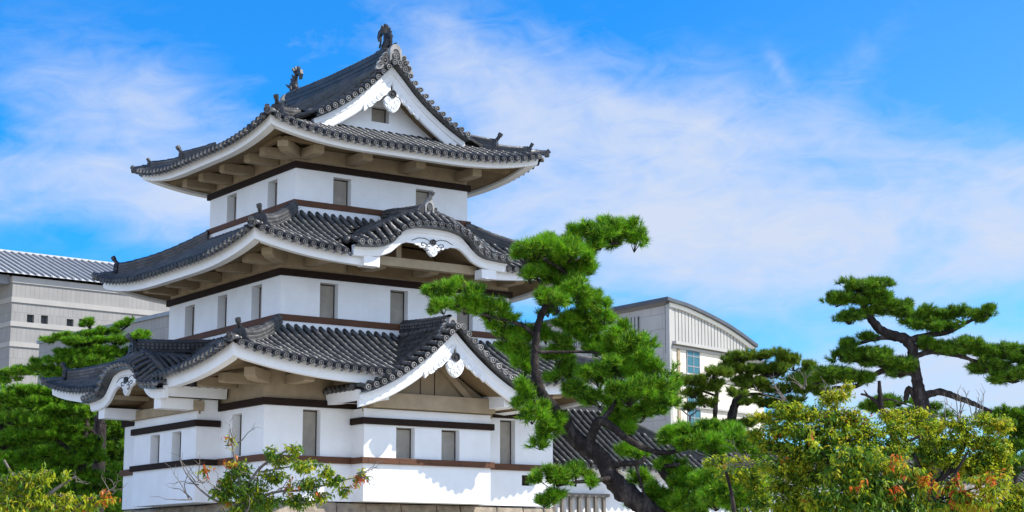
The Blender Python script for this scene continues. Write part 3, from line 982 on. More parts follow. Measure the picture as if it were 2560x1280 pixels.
def gable(fr, uc, w, vf, vb, zs, zf, bt, bb, vwall, zbeam, parent_name, eu, ev, ridge=None, kara=False, tips=True, main_rolls=True, ridge_h=0.34,
          verge=0.42, boards=True, tip_fascia=True, inner='plaster_tan_bounce', spR=0.29, vtip=None):
    eu, ev = np.array(eu, float), np.array(ev, float)
    mb = MB()
    es = np.linspace(w, 0.0, 26)
    v0 = vf - verge
    if main_rolls:
        nv = int((v0 - 0.2 - vb) / spR)
        for k in range(nv):
            v = v0 - 0.26 - k * spR
            for sg in (-1, 1):
                roll(mb, [fr(uc + sg * e, v, zs(e)) for e in es], ev, RR, 0.33)
                if tips: disc(mb, fr(uc + sg * (w + 0.02), v, zs(w) + 0.02), eu * sg, RR * 1.1)
        rows = []
        for e in np.linspace(-w, w, 60):
            rows.append([fr(uc + e, v, zs(abs(e)) - 0.03) for v in np.linspace(vb, v0 + 0.02, 4)])
        mb.grid(rows, 2, True)
    for sg in (-1, 1):              # thick verge roll with a round stop
        roll(mb, [fr(uc + sg * e, v0, zs(e) + 0.035) for e in es], ev, 0.115, 0.33)
        c = fr(uc + sg * (w + 0.0), v0, zs(w) + 0.06)
        mb.sphere(c, 0.14)
    # strip of roof in front of the verge roll
    rows = []
    for e in np.linspace(-w, w, 60):
        rows.append([fr(uc + e, v0, zs(abs(e)) + 0.0), fr(uc + e, vf + 0.25, zf(abs(e)) - 0.04)])
    mb.grid(rows, 0, True)
    rows = []
    for e in np.linspace(-w, w, 60):
        rows.append([fr(uc + e, vf + 0.25, zf(abs(e)) - 0.04), fr(uc + e, vf + 0.25, zf(abs(e)) - 0.10), fr(uc + e, vf - 0.1, zf(abs(e)) - 0.11)])
    mb.grid(rows, 0, False)
    # short cross tiles with round ends along the rake
    arc = [np.array([e, zf(abs(e))]) for e in np.linspace(-w, w, 241)]
    seg = np.concatenate([[0], np.cumsum([np.linalg.norm(arc[i + 1] - arc[i]) for i in range(240)])])
    n = int(round(seg[-1] / 0.30))
    for k in range(n):
        s_ = (k + 0.5) / n * seg[-1]
        e = float(np.interp(s_, seg, [a[0] for a in arc]))
        de = 0.02
        t2 = np.array([2 * de, zf(abs(e + de)) - zf(abs(e - de))])
        t2 /= np.linalg.norm(t2)
        lat = eu * t2[0] + np.array([0, 0, t2[1]])
        a = fr(uc + e, vf + 0.29, zf(abs(e)))
        b = fr(uc + e, v0 + 0.06, zs(abs(e)) + 0.02)
        roll(mb, [a, (a + b) / 2, b], lat, RR, 0.26)
        disc(mb, a + (b - a) * 0.02 + np.array([0, 0, 0.03]), a - b, RR * 1.10, 3)
    roof = tb(mb, parent_name, ['roof_tile', 'tile_end', 'tile_pan_shade', 'tile_carved'])
    # barge board in two steps
    mb = MB()
    rows, rows2 = [], []
    for e in np.linspace(-w + 0.05, w - 0.05, 80):
        a = abs(e)
        t, b = bt(a), bb(a)
        mdl = t - 0.42 * (t - b)
        rows.append([fr(uc + e, vf - 0.20, t), fr(uc + e, vf - 0.02, t), fr(uc + e, vf - 0.02, mdl + 0.03), fr(uc + e, vf - 0.07, mdl),
                     fr(uc + e, vf - 0.07, b + 0.10 * (t - b)), fr(uc + e, vf - 0.10, b), fr(uc + e, vf - 0.20, b)])
    mb.grid(rows, 0, False, True)
    for r in (rows[0], rows[-1]): mb.add(r, [tuple(range(len(r)))])
    tb(mb, 'barge_board', 'plaster', roof)
    # underside between the barge board and the wall behind it
    mb = MB()
    rows = []
    for e in np.linspace(-w + 0.1, w - 0.1, 60):
        z = bb(abs(e)) + 0.12
        rows.append([fr(uc + e, vf - 0.17, z), fr(uc + e, vwall if vtip is None or abs(e) < 2.4 else vtip, z + 0.1)])
    mb.grid(rows, 0, True)
    tb(mb, 'soffit', 'plaster_eave_shade', roof)
    if tip_fascia:
        for sg in (-1, 1):
            mb = MB()
            u = uc + sg * (w - 0.06)
            z = zs(w) - 0.05
            v_back = 0.05
            mb.add([fr(u, v_back, z), fr(u, vf - 0.02, z), fr(u - sg * 0.06, vf - 0.02, z - 0.34), fr(u - sg * 0.06, v_back, z - 0.34)], [(0, 1, 2, 3)])
            mb.add([fr(u - sg * 0.06, vf - 0.02, z - 0.34), fr(u - sg * 0.06, v_back, z - 0.34), fr(u - sg * 0.5, v_back, z - 0.30), fr(u - sg * 0.5, vf - 0.19, z - 0.30)], [(0, 1, 2, 3)])
            mb.add([fr(u, vf - 0.02, z), fr(u - sg * 0.06, vf - 0.02, z - 0.34), fr(u - sg * 0.5, vf - 0.19, z - 0.30), fr(u - sg * 0.5, vf - 0.19, z)], [(0, 1, 2, 3)])
            tb(mb, 'eave_board', 'plaster', roof)
            mb = MB()
            u = uc + sg * (w - 0.5)
            z = zs(w) - 0.34
            mb.add([fr(u, 0.05, z), fr(u, vf - 0.2, z), fr(uc + sg * (w - 1.2), vf - 0.2, z + 0.25), fr(uc + sg * (w - 1.2), 0.05, z + 0.25)], [(0, 1, 2, 3)])
            tb(mb, 'soffit', 'plaster_eave_shade', roof)
    # ridge
    if ridge:
        va, vbk, zr0, zr1 = ridge
        mb = MB()
        path = [fr(uc, va + (vbk - va) * t, zr0 + (zr1 - zr0) * t - 0.02 * math.sin(math.pi * t)) for t in np.linspace(0, 1, 10)]
        stack_ridge(mb, path, eu, 0.36, ridge_h, 4, True, 0, True)
        tb(mb, 'ridge', ['tile_black', 'tile_end'], roof)
    return roof


# right front gable
gzf = lambda e: GRz(e) - 0.02
gbt = lambda e: 5.56 - 0.99 * e + 0.103 * e * e + max(0, 0.25 - e) * 0.0
gbb = lambda e: gbt(e) - (0.50 - 0.03 * e)
gr = gable(FR_R, GR_C, GR_W, 2.30, -0.95, lambda e: GRz(e) + 0.06, gzf, gbt, gbb, 0.77, 3.2, 'gable_roof', (1, 0, 0), (0, -1, 0),
           ridge=(1.95, -0.95, 5.72, 5.86))
pendant(FR_R, GR_C, 2.24, 4.62, 1.0, gbb, gr, 1.15)
ridge_end('ridge_end_tile', FR_R(GR_C, 2.02, 5.60), (0, -1, 0), (1, 0, 0), 0.62, gr)
mb = MB()                          # plastered gable field, tie beam, king post, struts
V = 0.70
mb.add([FR_R(GR_C + e, V, gbb(abs(e)) + 0.2) for e in np.linspace(-2.5, 2.5, 25)] + [FR_R(GR_C + 2.5, V, 3.0), FR_R(GR_C - 2.5, V, 3.0)], [tuple(range(27))])
mb.add([FR_R(GR_C - 3.3, 0.12, 3.35), FR_R(GR_C + 3.3, 0.12, 3.35), FR_R(GR_C + 2.4, 0.12, 4.2), FR_R(GR_C - 2.4, 0.12, 4.2)], [(0, 1, 2, 3)])
gf = tb(mb, 'gable_field', 'plaster_tan_bounce')
mb = MB()
mb.box((3.30, 0.78, 3.13), (7.98, 1.06, 3.62), FR_R)
tb(mb, 'tie_beam', 'plaster_tan_bounce', gf, 0.02)
for u in (3.08, 8.0):
    mb = MB()
    mb.box((u - 0.28, 0.05, 3.28), (u + 0.28, 1.95, 3.72), FR_R)
    tb(mb, 'beam_end', 'plaster', gf, 0.02)
mb = MB()
mb.prism([(GR_C + 0.15, 4.72), (GR_C + 0.42, 4.72), (GR_C + 1.62, 3.62), (GR_C + 1.30, 3.62)], lambda a, z, t: FR_R(a, t, z), 0.70, 0.88)
tb(mb, 'strut', 'plaster_tan_bounce', gf, 0.01)
mb = MB()
for u in (GR_C - 0.33, GR_C + 0.22):
    mb.box((u - 0.012, 0.70, 3.62), (u + 0.012, 0.715, 4.75), FR_R)
tb(mb, 'panel_joint', 'timber_dark_shade', gf)

# curved gable on the second roof, front
kr = gable(frame((0, 0, 0), (1, 0, 0), (0, -1, 0)), KR_C, KR_W, 1.22, -2.0, KZs, KZf, KBt, KBb, -0.95, 8.2, 'gable_roof', (1, 0, 0), (0, -1, 0),
           ridge=(0.78, -1.9, 9.60, 9.84), kara=True, tips=False, tip_fascia=False, ridge_h=0.30)
fr0 = frame((0, 0, 0), (1, 0, 0), (0, -1, 0))
pendant(fr0, KR_C, 1.12, 8.53, 0.72, None, kr, 1.5, True)
ridge_end('ridge_end_tile', fr0(KR_C, 0.86, 9.60), (0, -1, 0), (1, 0, 0), 0.66, kr, hornlen=0.28)
mb = MB()
mb.add([fr0(KR_C + e, -0.88, KBb(abs(e)) + 0.15) for e in np.linspace(-2.0, 2.0, 21)] + [fr0(KR_C + 2, -0.88, 7.7), fr0(KR_C - 2, -0.88, 7.7)], [tuple(range(23))])
kf = tb(mb, 'gable_field', 'plaster_eave_shade')
mb = MB()
mb.box((KR_C - 2.1, 0.35, 7.80), (KR_C + 2.1, 0.65, 8.10), fr0)
tb(mb, 'tie_beam', 'plaster_tan_bounce', kf, 0.02)
mb = MB()
mb.box((KR_C - 0.95, 0.3, 8.10), (KR_C - 0.75, 0.45, 8.6), fr0)
tb(mb, 'strut', 'plaster_tan_bounce', kf, 0.01)
for sg in (-1, 1):                 # white step of the eave board under each end of the curved gable
    mb = MB()
    a, b = sorted((KR_C + sg * 1.97, KR_C + sg * 2.55))
    mb.box((a, 0.70, 7.63), (b, 1.13, 7.93), fr0)
    tb(mb, 'eave_board', 'plaster', kr)

# curved gable over the left bay
sh = lambda f: (lambda e: f(e) + KL_D)
kl = gable(FR_L, KL_C, KL_W, 2.30, -0.95, sh(KZs), sh(KZf), sh(KBt), sh(KBb), 0.75, 3.2, 'gable_roof', (0, 1, 0), (-1, 0, 0),
           ridge=(1.95, -0.95, 5.16, 5.36), kara=True, tips=True, ridge_h=0.36)
pendant(FR_L, KL_C, 2.20, 4.12, 0.78, None, kl, 1.4, True)
ridge_end('ridge_end_tile', FR_L(KL_C, 2.02, 5.02), (-1, 0, 0), (0, 1, 0), 0.66, kl, ('tile_black', 'tile_end'), hornlen=0.26)
mb = MB()
mb.add([FR_L(KL_C + e, 0.76, KBb(abs(e)) + KL_D + 0.2) for e in np.linspace(-2.6, 2.6, 25)] + [FR_L(KL_C + 2.6, 0.76, 3.0), FR_L(KL_C - 2.6, 0.76, 3.0)], [tuple(range(27))])
lf = tb(mb, 'gable_field', 'plaster_eave_shade')
for u in (3.35, 8.0):
    mb = MB()
    mb.box((u - 0.26, 0.1, 3.12), (u + 0.26, 2.12, 3.48), FR_L)
    tb(mb, 'beam_end', 'plaster', lf, 0.02)
mb = MB()
mb.box((3.0, 0.62, 3.10), (8.3, 0.98, 3.42), FR_L)
tb(mb, 'tie_beam', 'plaster_tan_bounce', lf, 0.02)
for k in range(8):                 # rafters under the curved gable
    u = KL_C - 1.5 + k * 3.0 / 7
    mb = MB()
    z = KBb(abs(u - KL_C)) + KL_D + 0.04
    mb.box((u - 0.07, 0.8, z - 0.02), (u + 0.07, 2.08, z + 0.13), FR_L)
    tb(mb, 'rafter', 'plaster_tan_bounce', lf)

# top gable, front and back
for (yy, sg) in ((1.22, -1), (8.98, 1)):
    fr = frame((0, 0, 0), (1, 0, 0), (0, sg, 0))
    v = yy * sg
    tz = lambda e: gp(e) - 0.16
    tb_ = lambda e: gp(e) - 0.16 - (0.62 - 0.03 * e)
    gt = gable(fr, RX, 3.05, v, v - 0.3, lambda e: gp(e) + 0.05, lambda e: gp(e) - 0.02, tz, tb_, -2.02 if sg < 0 else 8.3, 13.0, 'gable_roof', (1, 0, 0), (0, sg, 0),
               main_rolls=False, tip_fascia=False, verge=0.30)
    pendant(fr, RX, v - 0.06, 14.02, 1.0, tb_, gt, 1.1)
    ridge_end('ridge_end_tile', fr(RX, v + 0.10, 15.16), (0, sg, 0), (1, 0, 0), 0.92, gt)
    mb = MB()
    vw = v - 0.78
    wall_face(mb, fr, 1.9, 8.5, 12.5, 13.30, [], 0.2, vw)
    pts = [fr(RX + e, vw, gp(abs(e)) - 0.12) for e in np.linspace(-3.2, -0.36, 16)]
    mb.add(pts + [fr(RX - 0.36, vw, 13.30), fr(1.9, vw, 13.30)], [tuple(range(18))])
    pts = [fr(RX + e, vw, gp(abs(e)) - 0.12) for e in np.linspace(0.34, 3.2, 16)]
    mb.add(pts + [fr(8.5, vw, 13.30), fr(RX + 0.34, vw, 13.30)], [tuple(range(18))])
    mb.add([fr(RX - 0.36, vw, 13.86), fr(RX + 0.34, vw, 13.86), fr(RX + 0.34, vw, 14.9), fr(RX, vw, 15.2), fr(RX - 0.36, vw, 14.9)], [(0, 1, 2, 3, 4)])
    for (a, b) in (((-0.36, 13.3), (-0.36, 13.86)), ((0.34, 13.3), (0.34, 13.86)), ((-0.36, 13.3), (0.34, 13.3)), ((-0.36, 13.86), (0.34, 13.86))):
        mb.add([fr(RX + a[0], vw, a[1]), fr(RX + b[0], vw, b[1]), fr(RX + b[0], vw - 0.3, b[1]), fr(RX + a[0], vw - 0.3, a[1])], [(0, 1, 2, 3)])
    # sloping white foot where the field meets the roof in front
    mb.prism([(vw - 0.01, 13.02), (vw + 0.42, 12.78), (vw + 0.42, 12.6), (vw - 0.01, 12.6)], lambda a, z, t: fr(t, a, z), 2.35, 8.1)
    tb(mb, 'gable_field', 'plaster')
    windows(fr, [(RX - 0.36, RX + 0.34, 13.30, 13.86)], None, 0.25, vw)

# main ridge and the two fish
mb = MB()
ys = np.linspace(GY0 + 0.05, GY1 - 0.05, 24)
rz = lambda y: 15.20 + 0.10 * ((y - 5.1) / 3.8) ** 2
stack_ridge(mb, [(RX, y, rz(y)) for y in ys], (1, 0, 0), 0.44, 0.50, 6, True, 0, False)
tb(mb, 'ridge', ['tile_black', 'tile_end'], roof3)


def fish(y, inward):
    mb = MB()
    z0 = rz(y) + 0.50
    P = lambda s, z, x=0.0: np.array([RX + x * 1.1, y + inward * s * 1.12, z0 + z * 0.90])
    body = [(0.16, 0.0), (0.02, 0.06), (-0.07, 0.2), (-0.08, 0.38), (-0.03, 0.55), (0.05, 0.70), (0.13, 0.82)]
    rad = [0.10, 0.19, 0.185, 0.155, 0.12, 0.085, 0.05]
    bs = resample([(a, b, 0) for a, b in body], 0.04)
    rr = np.interp(np.linspace(0, 1, len(bs)), np.linspace(0, 1, len(rad)), rad)
    mb.tube([P(a, b) for a, b, _ in bs], [r * (1.06 if k % 2 else 0.94) for k, r in enumerate(rr)], 9)
    mb.sphere(P(0.14, 0.06), 0.17, (0.85, 1.1, 0.8))
    fx = lambda a, b, t: P(a, b, t)
    # back fins, pectoral fins, tail
    for (s, z, L, w) in ((-0.20, 0.10, 0.20, 0.10), (-0.22, 0.30, 0.22, 0.09), (-0.16, 0.48, 0.22, 0.08), (-0.08, 0.64, 0.20, 0.07)):
        mb.prism([(s + 0.10, z - w), (s - 0.09, z + 0.02), (s - 0.15, z + L * 1.1), (s + 0.0, z + L * 0.55), (s + 0.10, z + w)], fx, -0.03, 0.03)
    for sg in (-1, 1):
        mb.prism([(0.10, 0.10), (-0.04, 0.16), (-0.16, 0.36), (-0.02, 0.30), (0.08, 0.24)], lambda a, b, t: P(a, b, sg * (0.17 + t + max(0, -a) * 0.6)), 0, 0.04)
    mb.prism([(0.06, 0.72), (-0.03, 1.04), (0.07, 1.12), (0.14, 0.90), (0.20, 1.10), (0.30, 0.96), (0.42, 0.90), (0.48, 0.70), (0.42, 0.50), (0.36, 0.48), (0.34, 0.70), (0.22, 0.78), (0.14, 0.70)], fx, -0.05, 0.05)
    for t in (-0.12, 0.12):
        mb.prism([(0.06, 0.72), (0.0, 0.95), (0.06, 1.04), (0.13, 0.85), (0.14, 0.74)], lambda a, b, q_, t=t: P(a, b, q_ + t * (b - 0.68) * 3), -0.03, 0.03)
    mb.box(P(-0.24, -0.10, -0.2), P(0.3, 0.03, 0.2))
    return tb(mb, 'fish_ornament', ['tile_black', 'tile_end'], roof3)


fish(GY0 + 0.38, 1)
fish(GY1 - 0.50, -1)

# ------------------------------------------------------------------ ground, stone base
mb = MB()
mb.add([(-900, -900, GROUND), (1400, -900, GROUND), (1400, 1400, GROUND), (-900, 1400, GROUND)], [(0, 1, 2, 3)])
tag(mb.build('ground', 'sand'), kind='structure')

rs = random.Random(5)


def stone_face(mb, fr, u0, u1, ztop, zbot, batter):
    z = ztop
    first = True
    while z > zbot:
        h = rs.uniform(0.55, 0.85)
        u = u0 + (0 if first else rs.uniform(-0.5, 0))
        while u < u1:
            L = rs.uniform(0.7, 1.5)
            a, b = max(u, u0), min(u + L, u1)
            if b - a > 0.15:
                j = lambda: rs.uniform(-0.05, 0.05)
                zt = z - (0 if first else 0) + (0 if first else j() * 0.5)
                o_ = lambda zz: (ztop - zz) * batter
                pts = []
                g_ = 0.02
                prot = rs.uniform(-0.02, 0.07)
                cu, cz = (a + b) / 2, z - h / 2
                ring = [(a + g_, z - h + g_), (cu, z - h + g_ * 1.5), (b - g_, z - h + g_), (b - g_, cz), (b - g_, zt - g_ * 0.4), (cu, zt - g_ * 0.4), (a + g_, zt - g_ * 0.4), (a + g_, cz)]
                back = [fr(x, o_(y) - 0.3, y) for x, y in ring]
                mid = [fr(x + j() * 0.3, o_(y) - 0.02, y + j() * 0.2) for x, y in ring]
                fro = [fr(cu + (x - cu) * 0.86, o_(y) + prot + j() * 0.4, cz + (y - cz) * 0.82) for x, y in ring]
                mb.grid([back, mid, fro], 0, False, True)
                mb.add(fro + [fr(cu, o_(cz) + prot + 0.04, cz)], [(k, (k + 1) % 8, 8) for k in range(8)])
            u += L
        z -= h
        first = False


mb = MB()
stone_face(mb, frame((0, 0.05, 0), (1, 0, 0), (0, -1, 0)), -0.05, 11.15, 0.14, GROUND - 0.2, 0.22)
stone_face(mb, frame((0.05, 0, 0), (0, 1, 0), (-1, 0, 0)), -0.05, 11.05, 0.14, GROUND - 0.2, 0.22)
mb.box((0.2, 0.2, GROUND), (11.0, 10.9, 0.12))
sb = mb.build('stone_base', 'stone')
tag(sb, 'rough granite block base wall under the castle turret', 'stone wall')

# ------------------------------------------------------------------ tiled wing and wall to the right of the turret
WG = empty('tiled_wing', (15.0, 3.0, GROUND))
tag(WG, 'low white wing with grey tiled roof and scalloped eave, behind the leaning pine', 'wing building')
WL = empty('tiled_wall', (30.0, 1.8, GROUND))
tag(WL, 'long low white wall with a narrow tiled coping behind the yellow bushes', 'wall')


def put(o, root):
    o.parent = root
    o.matrix_parent_inverse = Matrix.Translation(-Vector(root.location))
    return o


def long_roof(root, x0, x1, hip_end, D, zf, back):
    mb = MB()
    f = frame((0, 1.0, 0), (1, 0, 0), (0, -1, 0))
    dm = (lambda u: max(0.02, min(D, (x1 - u) * 1.0))) if hip_end else (lambda u: D)
    skirt(mb, f, x0, x1, 0.0, dm, lambda u, d: zf(d), (0, -1, 0), (1, 0, 0), None, 0.30, 14)
    if hip_end:
        f2 = frame((x1, 0, 0), (0, 1, 0), (1, 0, 0))
        skirt(mb, f2, 1.0, 1.0 + 2 * D, 0.0, lambda u: max(0.02, min(D, u - 1.0, 1.0 + 2 * D - u)), lambda u, d: zf(d), (1, 0, 0), (0, 1, 0), None, 0.30, 14)
    mb.grid([[(x0, 1.0 + 2 * D, zf(0)), (x0, 1.0 + D, zf(D))], [(x1, 1.0 + 2 * D, zf(0)), (x1 - (D if hip_end else 0), 1.0 + D, zf(D))]])
    rf = put(mb.build('tiled_roof', ['roof_tile', 'tile_end', 'tile_pan_shade', 'tile_carved']), root)
    mb = MB()
    stack_ridge(mb, [(x, 1.0 + D, zf(D) - 0.04) for x in np.linspace(x0, x1 - (D if hip_end else 0), 12)], (0, 1, 0), 0.34, 0.34 if hip_end else 0.24, 4)
    if hip_end:
        stack_ridge(mb, [(x1 - d, 1.0 + d, zf(d) + 0.02) for d in np.linspace(0.1, D, 10)], np.array([1, 1, 0]) / 1.414, 0.28, 0.24, 3)
    r = put(mb.build('ridge', ['roof_tile', 'tile_end', 'tile_pan_shade', 'tile_carved']), root)
    r.parent = rf
    r.matrix_parent_inverse = Matrix.Identity(4)
    # scalloped white eave board
    mb = MB()
    n = int((x1 - x0) / 0.075)
    top, bot = [], []
    for k in range(n + 1):
        x = x0 + (x1 - x0) * k / n
        top.append((x, 1.02, zf(0) - 0.07))
        bot.append((x, 1.06, zf(0) - 0.22 - 0.13 * abs(math.sin(math.pi * x / 0.62)) ** 1.5))
    mb.grid([top, bot, [(p[0], p[1] + 0.12, p[2]) for p in bot]], 0, False)
    put(mb.build('eave_board', 'plaster'), root)
    mb = MB()
    mb.add([(x0, 1.18, zf(0) - 0.25), (x1, 1.18, zf(0) - 0.25), (x1, 1.62, zf(0) - 0.08), (x0, 1.62, zf(0) - 0.08)], [(0, 1, 2, 3)])
    put(mb.build('soffit', 'plaster_tan_bounce'), root)
    mb = MB()
    mb.box((x0, 1.6, GROUND), (x1 - (0.6 if hip_end else 0), 1.0 + 2 * D - 0.6, zf(0) - 0.02))
    put(mb.build('wall', 'plaster'), root)


long_roof(WG, 11.16, 19.3, True, 3.15, lambda d: 1.80 + 0.62 * d + 0.025 * d * d, True)
long_roof(WL, 19.45, 44.0, False, 1.05, lambda d: 1.80 + 0.62 * d, True)
for k in range(7):
    mb = MB()
    x = 12.15 + k * 0.37
    mb.box((x - 0.055, 1.38, -0.6), (x + 0.055, 1.5, 0.62))
    put(mb.build('lattice_bar', 'lattice_wood'), WG)
mb = MB()
mb.box((11.95, 1.36, 0.62), (14.6, 1.56, 0.74))
put(mb.build('lattice_rail', 'lattice_wood'), WG)

# ------------------------------------------------------------------ grey gallery building far left
GC = at(33, 690, 140)
ang = RAD(5.0)
EX = np.array([math.cos(ang), math.sin(ang), 0])
EY = np.array([-math.sin(ang), math.cos(ang), 0])
GA = empty('gallery_building', (GC[0], GC[1], GROUND))
tag(GA, 'large grey tiled gallery building with a white ribbed metal roof and small square windows', 'gallery building')
gfr = lambda u, v, z: np.array([GC[0], GC[1], 0]) + EX * u - EY * v + np.array([0, 0, z])
ZT = GC[2]
mb = MB()
holes = []
for (x_, y_) in ((76, 801), (111, 803), (175, 812), (206, 812)):
    r_ = ray(x_, y_)
    t_ = ((np.array([GC[0], GC[1], 0]) - CAM) @ EY) / (r_ @ EY)
    P_ = CAM + r_ * t_
    u_ = (P_ - np.array([GC[0], GC[1], 0])) @ EX
    holes.append((u_ - 0.30, u_ + 0.30, P_[2] - 0.46, P_[2] + 0.46))
wall_face(mb, gfr, 0, 34, GROUND, ZT, holes, 0.35)
mb.add([gfr(0, 0, GROUND), gfr(0, -30, GROUND), gfr(0, -30, ZT), gfr(0, 0, ZT)], [(0, 1, 2, 3)])
mb.add([gfr(34, 0, GROUND), gfr(34, -30, GROUND), gfr(34, -30, ZT), gfr(34, 0, ZT)], [(0, 1, 2, 3)])
mb.add([gfr(0, 0, ZT), gfr(34, 0, ZT), gfr(34, -30, ZT), gfr(0, -30, ZT)], [(0, 1, 2, 3)])
put(mb.build('wall', 'gallery_tile'), GA)
for h in holes:
    mb = MB()
    mb.box((h[0], -0.38, h[2]), (h[1], -0.33, h[3]), gfr)
    put(mb.build('window', 'dark_gap'), GA)
for zc, hh in ((ZT - 0.25, 0.5), (hit(110, 755, 1, GC[1])[2], 0.42), (hit(110, 815, 1, GC[1])[2], 0.38), (hit(105, 865, 1, GC[1])[2], 0.38)):
    mb = MB()
    mb.box((-0.08, 0.002, zc - hh / 2), (34, 0.10, zc + hh / 2), gfr)
    mb.box((-0.08, -30, zc - hh / 2), (-0.002, 0.001, zc + hh / 2), gfr)
    put(mb.build('string_course', 'concrete_panel'), GA)
mb = MB()
RH, RD = 5.0, 7.5
z0 = ZT + 0.15
mb.add([gfr(-6, 0.5, z0), gfr(36, 0.5, z0), gfr(36, -RD, z0 + RH * 0.62), gfr(-6, -RD, z0 + RH * 0.62), gfr(-6, -2 * RD, z0), gfr(36, -2 * RD, z0)],
       [(0, 1, 2, 3), (3, 2, 5, 4), (0, 3, 4), (1, 5, 2)])
rf = put(mb.build('metal_roof', 'metal_roof'), GA)
mb = MB()
nrm = np.array([0, RH * 0.62, RD + 0.5]); nrm = nrm / np.linalg.norm(nrm)
for k in range(66):
    u = -5.8 + k * 0.63
    a, b = gfr(u, 0.5, z0), gfr(u, -RD, z0 + RH * 0.62)
    e1 = EX * 0.065
    up_ = np.array([0, 0, 0.16])
    mb.add([a - e1, a + e1, b + e1, b - e1, a - e1 + up_, a + e1 + up_, b + e1 + up_, b - e1 + up_], [(4, 5, 6, 7), (0, 4, 7, 3), (1, 2, 6, 5), (0, 1, 5, 4)])
o = put(mb.build('roof_seam', 'seam'), GA)
o.parent = rf; o.matrix_parent_inverse = Matrix.Identity(4)
mb = MB()
mb.box((-6, -RD - 0.25, z0 + RH * 0.62 - 0.05), (36, -RD + 0.25, z0 + RH * 0.62 + 0.12), gfr)
o = put(mb.build('roof_ridge', 'metal_roof'), GA)
o.parent = rf; o.matrix_parent_inverse = Matrix.Identity(4)
mb = MB()
mb.box((-6.2, -15.0, ZT - 0.6), (-0.1, -0.4, ZT + 0.10), gfr)
put(mb.build('eave', 'seam'), GA)
# lower annex in the shade in front
AN = at(430, 787, 104)
An = empty('gallery_annex', (AN[0], AN[1], GROUND))
tag(An, 'low shaded grey annex with a dark coping in front of the grey gallery building', 'building')
mb = MB()
afr = lambda u, v, z: np.array([AN[0], AN[1], 0]) + EX * u + EY * v + np.array([0, 0, z])
zt_ = AN[2]
mb.box((0, -6, GROUND), (18, 17.5, zt_), afr)
put(mb.build('wall', 'gallery_tile'), An)
mb = MB()
mb.box((-0.15, -6.15, zt_), (18.1, 17.6, zt_ + 0.22), afr)
put(mb.build('coping', 'seam'), An)

# ------------------------------------------------------------------ modern hall on the right
HC = at(1672, 752, 130)
EL_ = np.array([0.0, 1.0, 0])                      # shaded side runs back along this
a2 = RAD(15.7)
ER = np.array([math.cos(a2), math.sin(a2), 0])      # sunlit side
HB = empty('concert_hall', (HC[0], HC[1], GROUND))
tag(HB, 'pale modern hall with curved dark edged roof, louvred gable and teal strip window', 'modern building')
o0 = np.array([HC[0], HC[1], 0])
hl = lambda u, v, z: o0 + EL_ * u - np.array([1.0, 0, 0]) * v + np.array([0, 0, z])
hr = lambda u, v, z: o0 + ER * u + np.array([math.sin(a2), -math.cos(a2), 0]) * v + np.array([0, 0, z])
ZH = HC[2]


def onR(px, py):                                    # (u, z) on the sunlit face
    n = np.array([math.sin(a2), -math.cos(a2), 0])
    r = ray(px, py)
    P = CAM + r * (((o0 - CAM) @ n) / (r @ n))
    return float((P - o0) @ ER), float(P[2])


def onL(px, py):
    r = ray(px, py)
    P = CAM + r * ((o0[0] - CAM[0]) / r[0])
    return float(P[1] - o0[1]), float(P[2])


curve = [onR(*p_) for p_ in ((1672, 758), (1705, 768), (1740, 783), (1775, 800), (1810, 819), (1845, 842), (1872, 862))]
cv_f = hermite([c[0] for c in curve], [c[1] for c in curve])
LU = onL(1290, 808)[0]
mb = MB()
mb.add([hl(0, 0, GROUND), hl(LU, 0, GROUND), hl(LU, 0, ZH - 0.3), hl(0, 0, ZH - 0.3)], [(0, 1, 2, 3)])
put(mb.build('wall', 'panel_wall'), HB)
uc1, zc1 = onR(1690, 850)
uc2, zc2 = onR(1900, 880)
UE = uc2 + 0.5
mb = MB()
mb.add([hr(0, -0.35, zc1 - 1)] + [hr(u, -0.35, cv_f(u)) for u in np.linspace(0, curve[-1][0], 14)] + [hr(curve[-1][0], -0.35, zc1 - 1)], [tuple(range(16))])
put(mb.build('gable_panel', 'dark_gap'), HB)
for k in range(24):
    u = 0.55 + k * (curve[-1][0] - 0.8) / 23
    mb = MB()
    mb.box((u - 0.17, -0.34, zc1 - 0.1), (u + 0.17, 0.0, cv_f(u) + 0.02), hr)
    put(mb.build('louver', 'louver'), HB)
mb = MB()
mb.box((-0.02, -0.30, GROUND), (0.34, 0.03, ZH - 0.25), hr)
put(mb.build('corner_pier', 'louver'), HB)
mb = MB()
mb.box((0.36, -0.5, GROUND), (UE, -0.06, zc1 - 0.36), hr)
put(mb.build('wall', 'cream_wall'), HB)
mb = MB()
mb.box((0.36, -0.3, zc1 - 0.34), (UE + 0.2, 0.35, zc1 - 0.12), hr)
mb.box((0.36, -0.3, zc1 - 0.60), (UE + 0.1, 0.10, zc1 - 0.45), hr)
put(mb.build('cornice', 'louver'), HB)
wu0, _ = onR(1718, 900)
wu1, _ = onR(1750, 900)
mb = MB()
mb.box((wu0, -0.2, GROUND + 2), (wu1, -0.03, zc1 - 0.62), hr)
wd = put(mb.build('strip_window', 'glass_teal'), HB)
mb = MB()
for uu in (wu0 + 0.02, (wu0 + wu1) / 2, wu1 - 0.04):
    mb.box((uu - 0.04, -0.03, GROUND + 2), (uu + 0.04, 0.0, zc1 - 0.62), hr)
zz = zc1 - 1.0
while zz > GROUND + 2:
    mb.box((wu0, -0.03, zz - 0.04), (wu1, -0.004, zz + 0.04), hr)
    zz -= 0.75
o = put(mb.build('frame', 'seam'), HB)
o.parent = wd; o.matrix_parent_inverse = Matrix.Identity(4)
mb = MB()
u5, _ = onR(1694, 900)
u6, _ = onR(1700, 900)
mb.box((u5, -0.05, GROUND), (u6, 0.02, zc1 - 0.62), hr)
